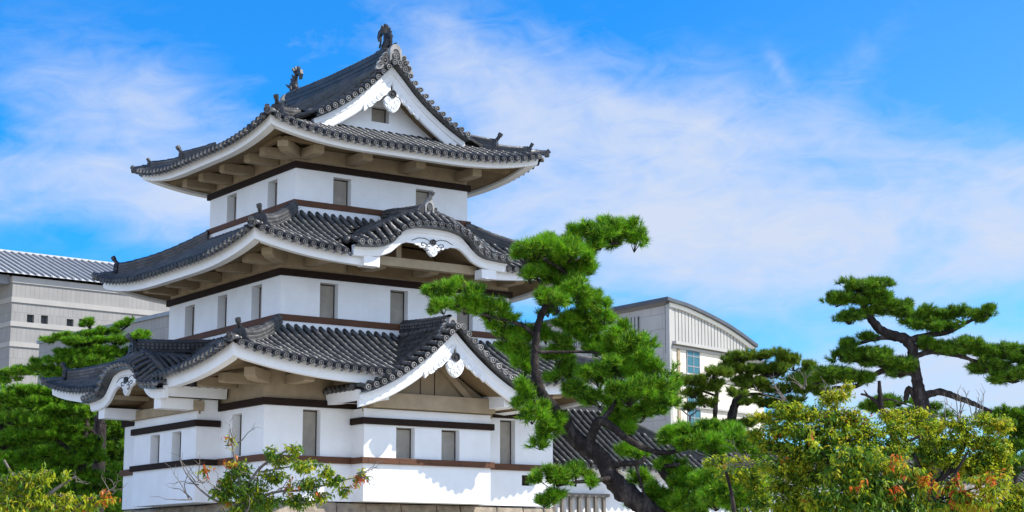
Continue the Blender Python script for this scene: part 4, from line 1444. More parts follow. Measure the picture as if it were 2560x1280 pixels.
put(mb.build('pilaster', 'plaster_tan_bounce'), HB)
for k in range(9):
    mb = MB()
    z = zc1 - 2.35 * (k + 1)
    mb.box((u6 + 0.1, -0.05, z - 0.07), (UE, 0.16, z + 0.07), hr)
    put(mb.build('sun_bar', 'louver'), HB)
mb = MB()       # roof slab: follows the curve over the sunlit gable and runs back over the shaded side
rows = []
crv = [(-0.7, ZH - 0.05)] + [(u, cv_f(u) + 0.05) for u in np.linspace(0.0, curve[-1][0] + 0.7, 20)]
ring = [(u, z) for u, z in crv] + [(u, z + 0.25) for u, z in crv[::-1]]
n = len(ring)
A_ = [hr(u, 0.40, z) for u, z in ring]
B_ = [hr(u, 0.40, z) + EL_ * (LU + 1) for u, z in ring]
mb.grid([A_, B_], 0, False, True)
mb.add(A_, [tuple(range(n))]); mb.add(B_, [tuple(range(n))])
put(mb.build('roof_slab', 'roof_edge'), HB)
mb = MB()
ring = [(u, z - 0.30) for u, z in crv[1:]] + [(u, z - 0.004) for u, z in crv[1:][::-1]]
A_ = [hr(u, 0.16, z) for u, z in ring]
B_ = [hr(u, 0.002, z) for u, z in ring]
n = len(ring)
mb.grid([A_, B_], 0, False, True)
mb.add(A_, [tuple(range(n))])
put(mb.build('fascia', 'concrete_cream'), HB)
for (pa, pb, zt1, zb1) in ((1525, 1598, 776, 860), (1410, 1462, 800, 870)):
    ua, za = onL(pa, zt1)
    ub, zb2 = onL(pb, zt1)
    _, zlo = onL((pa + pb) / 2, zb1)
    ua, ub = sorted((ua, ub))
    zhi = ZH - 0.75
    mb = MB()
    mb.box((ua, 0.004, zlo), (ub, 0.05, zhi), hl)
    lo_ = put(mb.build('louver_panel', 'dark_gap'), HB)
    n = 9
    for k in range(n):
        u = ua + (ub - ua) * (k + 0.5) / n
        mb = MB()
        mb.box((u - (ub - ua) / n * 0.27, 0.05, zlo), (u + (ub - ua) / n * 0.27, 0.14, zhi), hl)
        o = put(mb.build('louver', 'louver'), HB)
        o.parent = lo_; o.matrix_parent_inverse = Matrix.Identity(4)

# ------------------------------------------------------------------ trees
NR = np.random.default_rng(11)


def unit(a):
    return a / (np.linalg.norm(a, axis=-1, keepdims=True) + 1e-9)


def needles(pos, axis, nn, L, w, rng):
    """tufts of pine needles: pos, axis (N,3) -> triangle vertices"""
    N = len(pos)
    k = N * nn
    P = np.repeat(pos, nn, 0)
    A = np.repeat(axis, nn, 0)
    R = unit(rng.normal(size=(k, 3)))
    perp = unit(R - (R * A).sum(1, keepdims=True) * A)
    phi = np.radians(rng.uniform(8, 66, (k, 1)))
    D = A * np.cos(phi) + perp * np.sin(phi)
    base = P + A * rng.uniform(-0.55, 0.35, (k, 1)) * L
    ln = L * rng.uniform(0.75, 1.15, (k, 1))
    side = unit(np.cross(D, unit(rng.normal(size=(k, 3))))) * w * 0.5
    V = np.empty((k, 3, 3))
    V[:, 0] = base - side
    V[:, 1] = base + side
    V[:, 2] = base + D * ln
    return V.reshape(-1, 3)


def pads_to_tufts(pads, dep, rng, dens, L, flat=1.0):
    """pads: (px, py, rx, ry[, depth offset]) -> tuft positions and directions"""
    mpp = dep / FPX
    allp, alla, cores = [], [], []
    for pd in pads:
        px, py, rx, ry = pd[:4]
        off = pd[4] if len(pd) > 4 else 0.0
        c = at(px, py, dep + off)
        r = np.array([rx, 0.85 * rx + 0.15 * ry, ry]) * 1.22 * mpp * (dep + off) / dep
        area = 4 * math.pi * (((r[0] * r[1]) ** 1.6 + (r[0] * r[2]) ** 1.6 + (r[1] * r[2]) ** 1.6) / 3) ** (1 / 1.6)
        n = int(max(14, dens * area / (L * L)))
        nl = max(5, int(area / (L * L * 13)))
        # lobes inside the pad, tufts gathered round the lobes
        lob = unit(rng.normal(size=(nl, 3))) * rng.uniform(0.30, 1.12, (nl, 1))
        lob[:, 2] = np.abs(lob[:, 2]) * rng.choice([1, 1, 1, -0.55], nl)
        idx = rng.integers(0, nl, n)
        q_ = unit(rng.normal(size=(n, 3)))
        lr = rng.uniform(0.18, 0.46, nl)[idx][:, None]
        up = q_.copy()
        up[:, 2] = np.abs(up[:, 2]) * rng.choice([1, 1, -0.6], n)
        loc = lob[idx] * 0.82 + up * lr * rng.uniform(0.35, 1.12, (n, 1))
        wpos = c + (loc[:, :1] * r[0]) * RT + (loc[:, 1:2] * r[1]) * FH + np.outer(loc[:, 2] * r[2], [0, 0, 1.0])
        nrm = unit(up * 0.75 + loc * 0.5)
        nw = nrm[:, :1] * RT + nrm[:, 1:2] * FH + np.outer(nrm[:, 2], [0, 0, 1.0])
        ax = unit(nw * 0.85 + np.array([0, 0, 0.55]) + rng.normal(size=(n, 3)) * 0.30)
        allp.append(wpos)
        alla.append(ax)
        cores.append((c, r, [c + l[0] * 0.8 * r[0] * RT + l[1] * 0.8 * r[1] * FH + np.array([0, 0, l[2] * 0.75 * r[2]]) for l in lob]))
    return np.concatenate(allp), np.concatenate(alla), cores


def limb(mb, pts, dep, rough=0.08, n=10, seed=0):
    """pts: (px, py, half width px[, depth offset])"""
    rng = np.random.default_rng(seed)
    P, R = [], []
    for p in pts:
        off = p[3] if len(p) > 3 else 0.0
        P.append(at(p[0], p[1], dep + off))
        R.append(p[2] * 0.84 * (dep + off) / FPX)
    P = np.array(P)
    # smooth through the points
    t = np.arange(len(P))
    m = np.gradient(P, axis=0) if len(P) > 2 else np.repeat((P[1:] - P[:1]), 2, 0)
    pts2, rad = [], []
    for i in range(len(P) - 1):
        for s in np.linspace(0, 1, 7)[:-1]:
            h = (2 * s ** 3 - 3 * s ** 2 + 1) * P[i] + (s ** 3 - 2 * s ** 2 + s) * m[i] + (-2 * s ** 3 + 3 * s ** 2) * P[i + 1] + (s ** 3 - s ** 2) * m[i + 1]
            pts2.append(h)
            rad.append(R[i] + (R[i + 1] - R[i]) * s)
    pts2.append(P[-1]); rad.append(R[-1])
    ref = np.array([0.31, 0.53, 0.79])
    rows = []
    for i, p in enumerate(pts2):
        tt = pts2[min(i + 1, len(pts2) - 1)] - pts2[max(i - 1, 0)]
        tt = tt / np.linalg.norm(tt)
        a = np.cross(tt, ref); a /= np.linalg.norm(a)
        b = np.cross(tt, a)
        ph = rng.uniform(0, 6)
        rows.append([p + rad[i] * (1 + rough * rng.normal()) * (math.cos(k * 2 * math.pi / n) * a + math.sin(k * 2 * math.pi / n) * b) for k in range(n)])
    mb.grid(rows, 0, True, True)
    mb.add(rows[-1], [tuple(range(n))])
    mb.add(rows[0], [tuple(range(n))])


def twigs(mb, cores, dep, rng, r0):
    for c, r, lobs in cores:
        hub = c - np.array([0, 0, 0.55 * r[2]])
        for l in lobs:
            mid = (hub + l) / 2 + rng.normal(size=3) * 0.06 * r[0]
            mb.tube([hub, mid, l], [r0, r0 * 0.7, r0 * 0.35], 5, 0, False)


def pine(label, cat, dep, limbs, pads, mat, L, w, nn, dens, seed, group=None, foot=None, name='pine_tree'):
    rng = np.random.default_rng(seed)
    b = at(limbs[0][0][0], limbs[0][0][1], dep)
    base = np.array([b[0], b[1], GROUND])
    if foot is not None: base = np.array([foot[0], foot[1], GROUND])
    root = empty(name, base)
    tag(root, label, cat, group)
    if seed in (41, 43): pads = [(p_[0], p_[1], p_[2] * 0.98, p_[3] * 0.72) for p_ in pads]
    if mat == 'needle_olive': pads = [(p_[0], p_[1], p_[2] * 0.9, p_[3] * 0.72) for p_ in pads]
    p, a, cores = pads_to_tufts(pads, dep, rng, dens, L)
    o = tri_object('crown', needles(p, a, nn, L, w, rng), mat)
    put(o, root)
    mb = MB()
    for k, l in enumerate(limbs): limb(mb, l, dep, seed=seed + k)
    # run the stem down to the ground
    l0 = limbs[0][0]
    q0 = at(l0[0], l0[1], dep)
    r0 = l0[2] * dep / FPX
    mb.tube([base - (0, 0, 0.3), base + (0, 0, 0.3), (base + q0) / 2, q0], [r0 * 1.7, r0 * 1.35, r0 * 1.1, r0 * 1.0], 12)
    twigs(mb, cores, dep, rng, 0.012 * dep / 36)
    put(mb.build('trunk', 'bark'), root)
    return root


# the leaning pine in front
fp_limbs = [
    [(1650, 1312, 44, 0), (1604, 1262, 40, 0), (1556, 1226, 37, 0), (1524, 1186, 32, 0), (1506, 1146, 31, 0), (1472, 1120, 31, 0), (1440, 1098, 29, 0), (1414, 1062, 26, 0), (1389, 1027, 22, -0.1),
     (1361, 992, 19, -0.2), (1342, 955, 17, -0.2), (1337, 908, 15, -0.2), (1339, 862, 14, -0.1), (1346, 810, 13, 0), (1362, 768, 12, 0.1), (1392, 722, 12, 0.2), (1424, 690, 11, 0.2), (1452, 650, 9, 0.3), (1500, 618, 7, 0.4), (1550, 606, 5, 0.5)],
    [(1472, 1122, 20), (1482, 1082, 16, -0.2), (1500, 1052, 16, -0.3), (1530, 1068, 14, -0.3), (1566, 1096, 12, -0.3), (1610, 1120, 11, -0.2), (1660, 1132, 9, -0.1), (1720, 1120, 6)],
    [(1500, 1056, 13, -0.3), (1530, 1020, 8, -0.2), (1548, 985, 6, 0), (1590, 950, 5, 0.2)],
    [(1514, 1172, 15, 0), (1550, 1160, 11, -0.1), (1598, 1156, 9, -0.2), (1614, 1140, 6, -0.2)],
    [(1590, 1162, 5, -0.2), (1600, 1200, 5, -0.2), (1612, 1240, 4, -0.2)],
    [(1344, 845, 9, 0), (1310, 815, 7, -0.2), (1260, 800, 6, -0.3), (1190, 780, 5, -0.4), (1120, 758, 3, -0.5)],
    [(1376, 745, 8, 0.1), (1350, 705, 6, 0), (1330, 680, 4, 0)],
    [(1424, 690, 7, 0.2), (1390, 665, 5, 0), (1360, 650, 4, -0.2)],
    [(1352, 930, 7, -0.2), (1330, 960, 5, -0.3), (1338, 1010, 4, -0.4), (1345, 1060, 3, -0.4)],
    [(1340, 880, 7, -0.2), (1400, 880, 5, 0), (1470, 880, 5, 0.2), (1540, 890, 4, 0.3)],
    [(1540, 1190, 12, 0), (1500, 1200, 8, -0.4), (1440, 1205, 6, -0.6), (1390, 1215, 4, -0.7)],
    [(1760, 1330, 26, 0.3), (1716, 1250, 20, 0.2), (1672, 1200, 14, 0.1), (1650, 1170, 9, 0), (1700, 1160, 6, 0)],
    [(1720, 1255, 12, 0.2), (1780, 1230, 8, 0), (1850, 1225, 5, -0.2)],
]
fp_limbs = [[(q_[0], q_[1], q_[2] * 0.84) + tuple(q_[3:]) for q_ in l_] for l_ in fp_limbs]
fp_pads = [
    (1400, 705, 46, 26, 0.3), (1450, 690, 34, 26, 0.3), (1420, 815, 52, 36, 0.2), (1365, 840, 26, 36, 0.3), (1500, 600, 50, 40, 0.6), (1385, 610, 44, 22, 0.1), (1440, 600, 30, 24, 0.3), (1520, 880, 60, 40, 0.4), (1690, 1090, 36, 24, 0.1), (1740, 1075, 50, 22, 0.2), (1900, 1130, 50, 24, 0.3), (1720, 1215, 46, 30, -0.1), (1740, 1265, 60, 34, -0.2), (1870, 1215, 46, 30, -0.1), (1690, 1275, 50, 26, 0.3),
    (1530, 592, 68, 34, 0.5), (1470, 588, 46, 30, 0.5), (1585, 606, 32, 38, 0.4), (1560, 575, 40, 22, 0.5),
    (1345, 632, 62, 32, -0.2), (1420, 632, 58, 40, 0.0), (1325, 690, 34, 30, -0.1), (1310, 645, 36, 26, -0.3), (1400, 672, 56, 30, 0.2), (1470, 640, 40, 34, 0.2), (1468, 672, 22, 18, 0.3), (1375, 690, 34, 22, 0.4),
    (1100, 740, 42, 30, -0.5), (1130, 725, 28, 20, -0.5), (1160, 764, 56, 36, -0.4), (1225, 782, 48, 34, -0.3), (1262, 800, 26, 24, -0.2), (1110, 772, 36, 22, -0.5),
    (1260, 838, 52, 30, 0.1), (1300, 850, 36, 30, 0.2), (1280, 880, 34, 26, 0.3),
    (1440, 735, 56, 34, 0.0), (1395, 760, 46, 36, -0.3), (1475, 775, 54, 44, 0.1), (1370, 775, 24, 30, -0.2), (1490, 820, 44, 34, 0.2), (1440, 800, 48, 30, 0.1), (1510, 790, 24, 34, 0.3),
    (1420, 860, 46, 34, 0.3), (1390, 905, 46, 38, 0.4), (1310, 930, 28, 40, 0.2), (1300, 890, 24, 30, 0.2), (1420, 930, 40, 30, 0.4), (1390, 945, 34, 20, 0.4), (1425, 968, 30, 18, 0.4),
    (1330, 1030, 38, 46, -0.4), (1365, 1080, 38, 32, -0.3), (1320, 985, 28, 34, -0.3), (1395, 1060, 24, 30, -0.2), (1350, 1115, 24, 14, -0.3),
    (1490, 870, 58, 36, 0.3), (1560, 880, 62, 42, 0.2), (1600, 915, 56, 40, 0.1), (1540, 930, 56, 40, -0.1), (1620, 970, 66, 48, 0.0), (1660, 1010, 48, 40, 0.1), (1575, 985, 56, 46, -0.3),
    (1500, 950, 46, 32, 0.3), (1450, 985, 50, 28, 0.4), (1500, 1000, 40, 28, 0.3), (1600, 1040, 50, 26, 0.0), (1680, 985, 30, 30, 0.2), (1550, 840, 40, 26, 0.4),
    (1550, 1050, 28, 36, -0.2), (1575, 1075, 24, 26, -0.2), (1535, 1025, 20, 24, 0),
    (1385, 1205, 50, 32, -0.7), (1440, 1195, 46, 30, -0.6), (1380, 1240, 36, 22, -0.7), (1475, 1210, 24, 22, -0.5), (1360, 1260, 22, 14, -0.7),
    (1700, 1108, 46, 34, 0.0), (1765, 1095, 66, 38, 0.1), (1835, 1100, 62, 38, 0.2), (1780, 1125, 70, 26, -0.1), (1860, 1125, 40, 26, 0.1),
    (1770, 1215, 44, 34, -0.8), (1830, 1220, 60, 40, -0.8), (1885, 1235, 46, 34, -0.8), (1790, 1255, 60, 34, -0.9), (1850, 1262, 60, 30, -1.0), (1800, 1195, 40, 20, -0.8),
    (1690, 1185, 44, 34, 0.2), (1650, 1165, 30, 20, 0.1), (1640, 1230, 40, 34, 0.6), (1700, 1240, 40, 34, 0.5), (1590, 1140, 30, 16, 0.5), (1560, 1130, 24, 14, 0.5), (1630, 1265, 60, 30, 0.7), (1600, 1200, 34, 30, 0.8),
]
fp_pads = [(p[0], p[1], p[2] * 0.92, p[3] * 0.92, p[4] + 0.65) if 1330 < p[0] < 1500 and 760 < p[1] < 1020 else p for p in fp_pads]
fp_pads = [p[:4] + (p[4] + 0.5,) if 1480 <= p[0] < 1620 and 1000 < p[1] < 1180 else p for p in fp_pads]
pine('large leaning black pine with a twisted dark trunk in front of the turret', 'pine tree', 36.0, fp_limbs, fp_pads, 'needle_bright', 0.155, 0.0165, 40, 1.32, 3)

# the spreading pine on the right
rp_limbs = [
    [(2322, 1120, 29), (2314, 1060, 25), (2302, 1000, 21), (2292, 950, 17), (2284, 905, 17), (2280, 870, 16), (2262, 848, 16), (2230, 838, 15), (2200, 824, 14), (2176, 795, 12), (2160, 765, 11), (2156, 735, 9), (2150, 715, 6)],
    [(2275, 850, 11), (2320, 838, 9), (2370, 830, 7), (2430, 800, 5)],
    [(2290, 890, 9), (2330, 880, 8), (2400, 890, 6), (2440, 905, 5)],
    [(2310, 990, 12), (2350, 980, 11), (2400, 996, 9), (2440, 1012, 7), (2480, 1030, 5)],
    [(2290, 935, 9), (2220, 925, 9), (2180, 940, 8), (2140, 965, 7), (2080, 970, 5)],
    [(2270, 850, 9), (2200, 845, 6), (2130, 865, 4)],
    [(2290, 1000, 9), (2272, 970, 8), (2264, 1000, 8)],
    [(2400, 892, 5), (2480, 910, 5), (2560, 900, 4)],
]
rp_pads = [
    (2150, 722, 58, 26), (2190, 716, 46, 22), (2110, 752, 50, 18), (2180, 748, 64, 24), (2230, 770, 56, 22), (2270, 785, 50, 22), (2090, 760, 30, 14),
    (2120, 800, 44, 20), (2150, 790, 34, 18), (2300, 810, 46, 18), (2360, 815, 60, 24), (2410, 795, 54, 24), (2460, 785, 36, 18), (2340, 790, 26, 14),
    (2115, 865, 38, 16), (2160, 850, 30, 14), (2150, 895, 66, 24), (2210, 905, 56, 26), (2250, 930, 44, 24), (2120, 890, 36, 20),
    (2320, 870, 44, 20), (2380, 870, 54, 20), (2440, 870, 60, 20), (2500, 885, 66, 24), (2550, 900, 50, 26), (2480, 920, 56, 18), (2540, 945, 60, 20), (2590, 920, 50, 30), (2500, 950, 30, 12),
    (2090, 945, 66, 24), (2140, 955, 40, 20), (2040, 950, 44, 20),
    (2180, 1020, 40, 22, 6), (2230, 1010, 46, 22, 6), (2320, 1020, 36, 22, 6), (2260, 1045, 60, 20, 6), (2330, 1050, 40, 26, 5),
]
rp_pads = [(p[0], p[1], p[2] * 1.02, p[3] * 0.84) + tuple(p[4:]) for p in rp_pads]
pine('tall spreading pine with flat layered branches standing against the sky on the right', 'pine tree', 62.0, rp_limbs, rp_pads, 'needle_dark', 0.20, 0.024, 34, 1.55, 21)

# two mid distance pines before the modern hall
pine('bushy olive pine with a forked slanting trunk in front of the modern hall', 'pine tree', 72.0,
     [[(1822, 1090, 17), (1830, 1040, 14), (1842, 1000, 12), (1862, 970, 10), (1900, 945, 8), (1960, 930, 5)],
      [(1842, 1000, 8), (1880, 985, 5), (1930, 990, 4)], [(1862, 970, 7), (1850, 930, 5), (1850, 910, 4)]],
     [(1850, 900, 50, 22), (1900, 892, 46, 20), (1950, 900, 50, 24), (1810, 922, 50, 22), (1870, 925, 60, 26), (1930, 935, 60, 26), (1985, 915, 44, 26), (1990, 950, 44, 26), (1950, 975, 50, 24), (1890, 965, 46, 22), (1840, 955, 40, 22),
      (1870, 1005, 36, 18), (1920, 1010, 44, 22), (2020, 925, 36, 20), (2040, 955, 46, 22), (2010, 980, 50, 24), (1970, 1010, 50, 22), (2060, 985, 40, 18), (1880, 1060, 50, 18), (1800, 1065, 40, 14), (1940, 1050, 50, 20)], 'needle_olive', 0.20, 0.025, 30, 1.05, 31)
pine('smaller olive pine with a straight stem left of the forked pine', 'pine tree', 70.0,
     [[(1786, 1090, 8), (1788, 1030, 7), (1792, 980, 6), (1790, 950, 5)], [(1790, 990, 4), (1750, 975, 3)]],
     [(1780, 940, 56, 20), (1740, 955, 44, 20), (1730, 985, 40, 22), (1790, 970, 46, 20), (1760, 1010, 34, 18), (1722, 1020, 24, 20), (1830, 985, 30, 16)], 'needle_olive', 0.20, 0.025, 30, 1.1, 33)
pine('dark bushy pine low at the right edge behind the yellow bushes', 'pine tree', 66.0,
     [[(2540, 1300, 16), (2535, 1180, 13), (2530, 1080, 8)]],
     [(2530, 1050, 50, 26), (2500, 1080, 40, 24), (2560, 1090, 50, 30), (2520, 1120, 50, 26), (2470, 1040, 20, 10), (2550, 1160, 50, 30), (2480, 1130, 40, 26), (2500, 1180, 50, 30), (2580, 1050, 40, 30)], 'needle_dark', 0.21, 0.033, 24, 1.3, 35)

# left pines
pine('dark layered pine with a pointed top behind the left curved gable', 'pine tree', 82.0,
     [[(250, 1060, 16), (244, 980, 13), (228, 900, 9), (226, 840, 6), (224, 805, 4)], [(230, 870, 6), (290, 835, 4), (325, 810, 3)], [(236, 900, 6), (160, 850, 4), (120, 850, 3)]],
     [(224, 812, 18, 18), (222, 836, 40, 14), (270, 832, 36, 12), (305, 814, 26, 12), (322, 806, 12, 10), (170, 848, 40, 12), (130, 852, 26, 10), (215, 858, 60, 16), (290, 856, 40, 14), (340, 850, 40, 14), (360, 838, 18, 14),
      (190, 885, 50, 18), (250, 885, 60, 22), (310, 885, 40, 22), (160, 905, 44, 20), (230, 915, 70, 26), (300, 920, 50, 26), (345, 880, 30, 22),
      (95, 905, 22, 10), (60, 930, 50, 14), (20, 935, 40, 14), (100, 925, 34, 14), (130, 940, 40, 20), (10, 955, 40, 16), (360, 900, 40, 30)], 'needle_bright', 0.20, 0.025, 32, 1.3, 41)
pine('broad bright green pine with layered branches left of the turret', 'pine tree', 70.0,
     [[(190, 1330, 20), (196, 1250, 17), (205, 1160, 14), (215, 1090, 11), (212, 1030, 7)], [(205, 1150, 7), (130, 1090, 5), (60, 1040, 4)], [(212, 1060, 7), (250, 1100, 5)]],
     [(60, 985, 60, 20), (130, 985, 50, 20), (185, 1000, 46, 18), (20, 1000, 46, 24), (90, 1015, 70, 22), (160, 1030, 60, 22), (215, 1035, 34, 18), (30, 1050, 60, 24), (110, 1060, 60, 24), (185, 1070, 44, 20), (150, 1090, 60, 22),
      (60, 1100, 60, 24), (10, 1110, 40, 30), (200, 1105, 46, 20), (225, 1130, 40, 18), (130, 1130, 66, 24), (60, 1145, 60, 26), (180, 1155, 56, 22), (240, 1150, 26, 16), (20, 1170, 50, 26), (110, 1180, 60, 26), (190, 1195, 60, 24), (225, 1215, 50, 22),
      (50, 1215, 60, 30), (140, 1230, 60, 30), (210, 1250, 60, 26), (270, 1200, 26, 20), (285, 1175, 18, 14), (100, 1265, 80, 30), (275, 1240, 30, 24)], 'needle_bright', 0.18, 0.023, 32, 1.3, 43)
pine('shadowed pine filling the gap between the broad pine and the turret wall', 'pine tree', 90.0,
     [[(262, 1330, 14), (262, 1200, 12), (268, 1100, 11), (275, 1030, 8)], [(268, 1090, 6), (290, 1060, 4)]],
     [(290, 1040, 30, 22), (270, 1060, 50, 26), (300, 1090, 40, 26), (240, 1090, 60, 40), (290, 1130, 50, 40), (230, 1150, 70, 50), (290, 1190, 50, 40), (260, 1230, 70, 50), (300, 1270, 50, 40), (200, 1230, 70, 50), (240, 1030, 50, 30), (160, 1040, 80, 40), (80, 1040, 80, 40), (10, 1050, 70, 50), (150, 1120, 80, 50), (60, 1120, 80, 50), (0, 1150, 70, 50), (120, 1190, 90, 50), (30, 1210, 90, 50), (110, 1255, 110, 50)],
     'needle_dark', 0.26, 0.045, 22, 1.5, 47)


# ---- broad leaved trees and bushes
LM = ['leaf_green', 'leaf_lime', 'leaf_yellow', 'leaf_orange']


def leaves(tips, axis, nper, L, w, rng, probs, droop=0.6):
    """leaf sprays: tips (N,3) twig ends, axis twig direction; returns verts (quads) and material ids"""
    N = len(tips)
    k = N * nper
    P = np.repeat(tips, nper, 0)
    A = np.repeat(axis, nper, 0)
    t = np.tile(np.linspace(0, 1, nper), N)[:, None]
    P = P - A * (1 - t) * L * nper * 0.24
    R = unit(rng.normal(size=(k, 3)))
    perp = unit(R - (R * A).sum(1, keepdims=True) * A)
    D = unit(A * 0.55 + perp * 0.9 + np.array([0, 0, -droop]) * rng.uniform(0.5, 1.4, (k, 1)))
    ln = L * rng.uniform(0.65, 1.2, (k, 1))
    side = unit(np.cross(D, unit(rng.normal(size=(k, 3)) + np.array([0, 0, 1.5])))) * w * 0.5 * rng.uniform(0.8, 1.2, (k, 1))
    mid = P + D * ln * 0.45 + np.array([0, 0, 1.0]) * ln * 0.06
    V = np.empty((k, 4, 3))
    V[:, 0] = P
    V[:, 1] = mid - side
    V[:, 2] = P + D * ln + np.array([0, 0, -1.0]) * ln * 0.10 * droop
    V[:, 3] = mid + side
    mi = np.repeat([rng.choice(4, p=pp) for pp in probs], nper)
    flip = rng.random(k) < 0.15
    mi = np.where(flip, np.clip(mi + rng.choice([-1, 1], k), 0, 2), mi)
    return V.reshape(-1, 3), mi


def broadleaf(label, dep, limbs, pads, L, w, dens, seed, name='broadleaf_tree', cat='tree', droop=0.6, bare=(), bark='bark', nper=9, bare_mat='bark_pale'):
    """pads: (px, py, rx, ry, depth offset, probabilities of the four leaf colours)"""
    rng = np.random.default_rng(seed)
    l0 = limbs[0][0]
    q0 = at(l0[0], l0[1], dep)
    base = np.array([q0[0], q0[1], GROUND])
    root = empty(name, base)
    tag(root, label, cat)
    mpp = dep / FPX
    T, A, PR = [], [], []
    mb = MB()
    for (px, py, rx, ry, off, pr) in pads:
        c = at(px, py, dep + off)
        r = np.array([rx * 1.08, rx * 0.8, ry * 1.12]) * mpp
        n = int(max(6, 2.1 * dens * r[0] * r[2] / (L * L)))
        d = unit(rng.normal(size=(n, 3)))
        rad = rng.uniform(0.25, 1.0, (n, 1)) ** 0.6
        loc = d * rad
        wv = (loc[:, :1] * r[0]) * RT + (loc[:, 1:2] * r[1]) * FH + np.outer(loc[:, 2] * r[2], [0, 0, 1.0])
        ax = unit(unit(wv) * 0.8 + np.array([0, 0, 0.35]) + rng.normal(size=(n, 3)) * 0.35)
        T.append(c + wv)
        A.append(ax)
        PR += [np.array(pr) / sum(pr)] * n
        for j in range(0, n, 3):
            hub = c + wv[j] * 0.15 - np.array([0, 0, r[2] * 0.5])
            mb.tube([hub, c + wv[j] * 0.6, c + wv[j]], [0.010, 0.007, 0.004], 4, 0, False)
    V, mi = leaves(np.concatenate(T), np.concatenate(A), nper, L, w, rng, PR, droop)
    put(tri_object('crown', V, LM, None, mi, 4), root)
    for k, l in enumerate(limbs): limb(mb, l, dep, 0.06, 8, seed + k)
    mb.tube([base - (0, 0, 0.2), (base + q0) / 2, q0], [l0[2] * mpp * 1.4, l0[2] * mpp * 1.15, l0[2] * mpp], 8)
    put(mb.build('trunk', bark), root)
    if bare:
        mb = MB()
        for (px, py, ang_, ln, n, off) in bare:    # leafless twigs: start, heading, length in px, count
            for k in range(n):
                a = RAD(ang_) + rng.normal() * 0.5
                pts, rad_ = [], []
                x, y = px + rng.normal() * 6, py + rng.normal() * 4
                l_ = ln * rng.uniform(0.5, 1.1)
                o_ = off + rng.normal() * 0.25
                for s in range(6):
                    pts.append(at(x, y, dep + o_))
                    rad_.append(1.3 * mpp * (1.15 - s / 5) + 0.0015)
                    a += rng.normal() * 0.22
                    x += math.cos(a) * l_ / 5
                    y -= math.sin(a) * l_ / 5
                    o_ += rng.normal() * 0.08
                    if s in (2, 3, 4) and rng.random() < 0.8:
                        b = a + rng.choice([-1, 1]) * rng.uniform(0.4, 0.9)
                        q2 = at(x + math.cos(b) * l_ * 0.3, y - math.sin(b) * l_ * 0.3, dep + o_ + rng.normal() * 0.1)
                        mb.tube([at(x, y, dep + o_), q2], [0.7 * mpp, 0.35 * mpp], 4, 0, False)
                mb.tube(pts, rad_, 5, 0, False)
        put(mb.build('bare_twig', bare_mat), root)
    return root


G_, LI, YE, OR = (8, 2, 0.1, 0.03), (4, 8, 0.8, 0.04), (1.2, 6, 4, 0.15), (1.5, 2, 1.0, 5)
MX = (6, 5, 0.6, 0.1)
broadleaf('wide yellow green tree with airy crown below the spreading pine on the right', 30.0,
          [[(2130, 1330, 16), (2120, 1240, 13), (2100, 1170, 11), (2070, 1120, 8), (2020, 1080, 5), (1980, 1060, 3)],
           [(2120, 1230, 9), (2180, 1160, 7), (2240, 1120, 5), (2300, 1090, 4)], [(2100, 1160, 7), (2110, 1090, 5), (2090, 1020, 3)], [(2070, 1120, 5), (1990, 1130, 4), (1920, 1125, 3)]],
          [(2100, 985, 46, 16, 0.2, YE), (2070, 1000, 34, 18, 0.2, YE), (2120, 965, 14, 14, 0.2, YE), (1960, 1020, 50, 22, 0, LI), (1900, 1040, 36, 16, 0.1, YE), (2010, 1030, 60, 24, 0.1, LI), (2070, 1040, 60, 28, 0, MX), (2130, 1045, 50, 28, 0, (2, 4, 3, 1.5)),
           (1950, 1070, 60, 26, 0, LI), (2020, 1080, 70, 30, -0.1, MX), (2090, 1090, 70, 34, -0.1, MX), (2160, 1080, 60, 30, 0, LI), (2230, 1040, 46, 22, 0.2, YE), (2250, 1070, 60, 28, 0.1, LI), (1890, 1085, 40, 18, 0.2, LI),
           (1930, 1110, 56, 22, 0.1, LI), (2000, 1130, 70, 34, 0, MX), (2080, 1140, 70, 36, -0.2, G_), (2160, 1130, 70, 34, -0.2, MX), (2230, 1120, 60, 32, 0, MX),
           (1960, 1170, 70, 30, 0, LI), (2030, 1190, 70, 36, 0, MX), (1960, 1215, 46, 26, 0.2, LI), (1985, 1250, 60, 34, 0.1, MX), (2020, 1260, 80, 40, 0, MX), (1950, 1270, 40, 20, 0.2, LI), (2300, 1030, 30, 16, 0.2, YE), (2310, 1060, 40, 20, 0.2, LI)],
          0.078, 0.031, 3.7, 51, bare=[(1960, 1000, 120, 70, 7, 0.6), (2010, 970, 100, 60, 6, 0.6), (1880, 1160, 170, 80, 8, 0.3), (1960, 1160, 150, 90, 6, 0.3), (2060, 1010, 60, 60, 5, 0.6)])
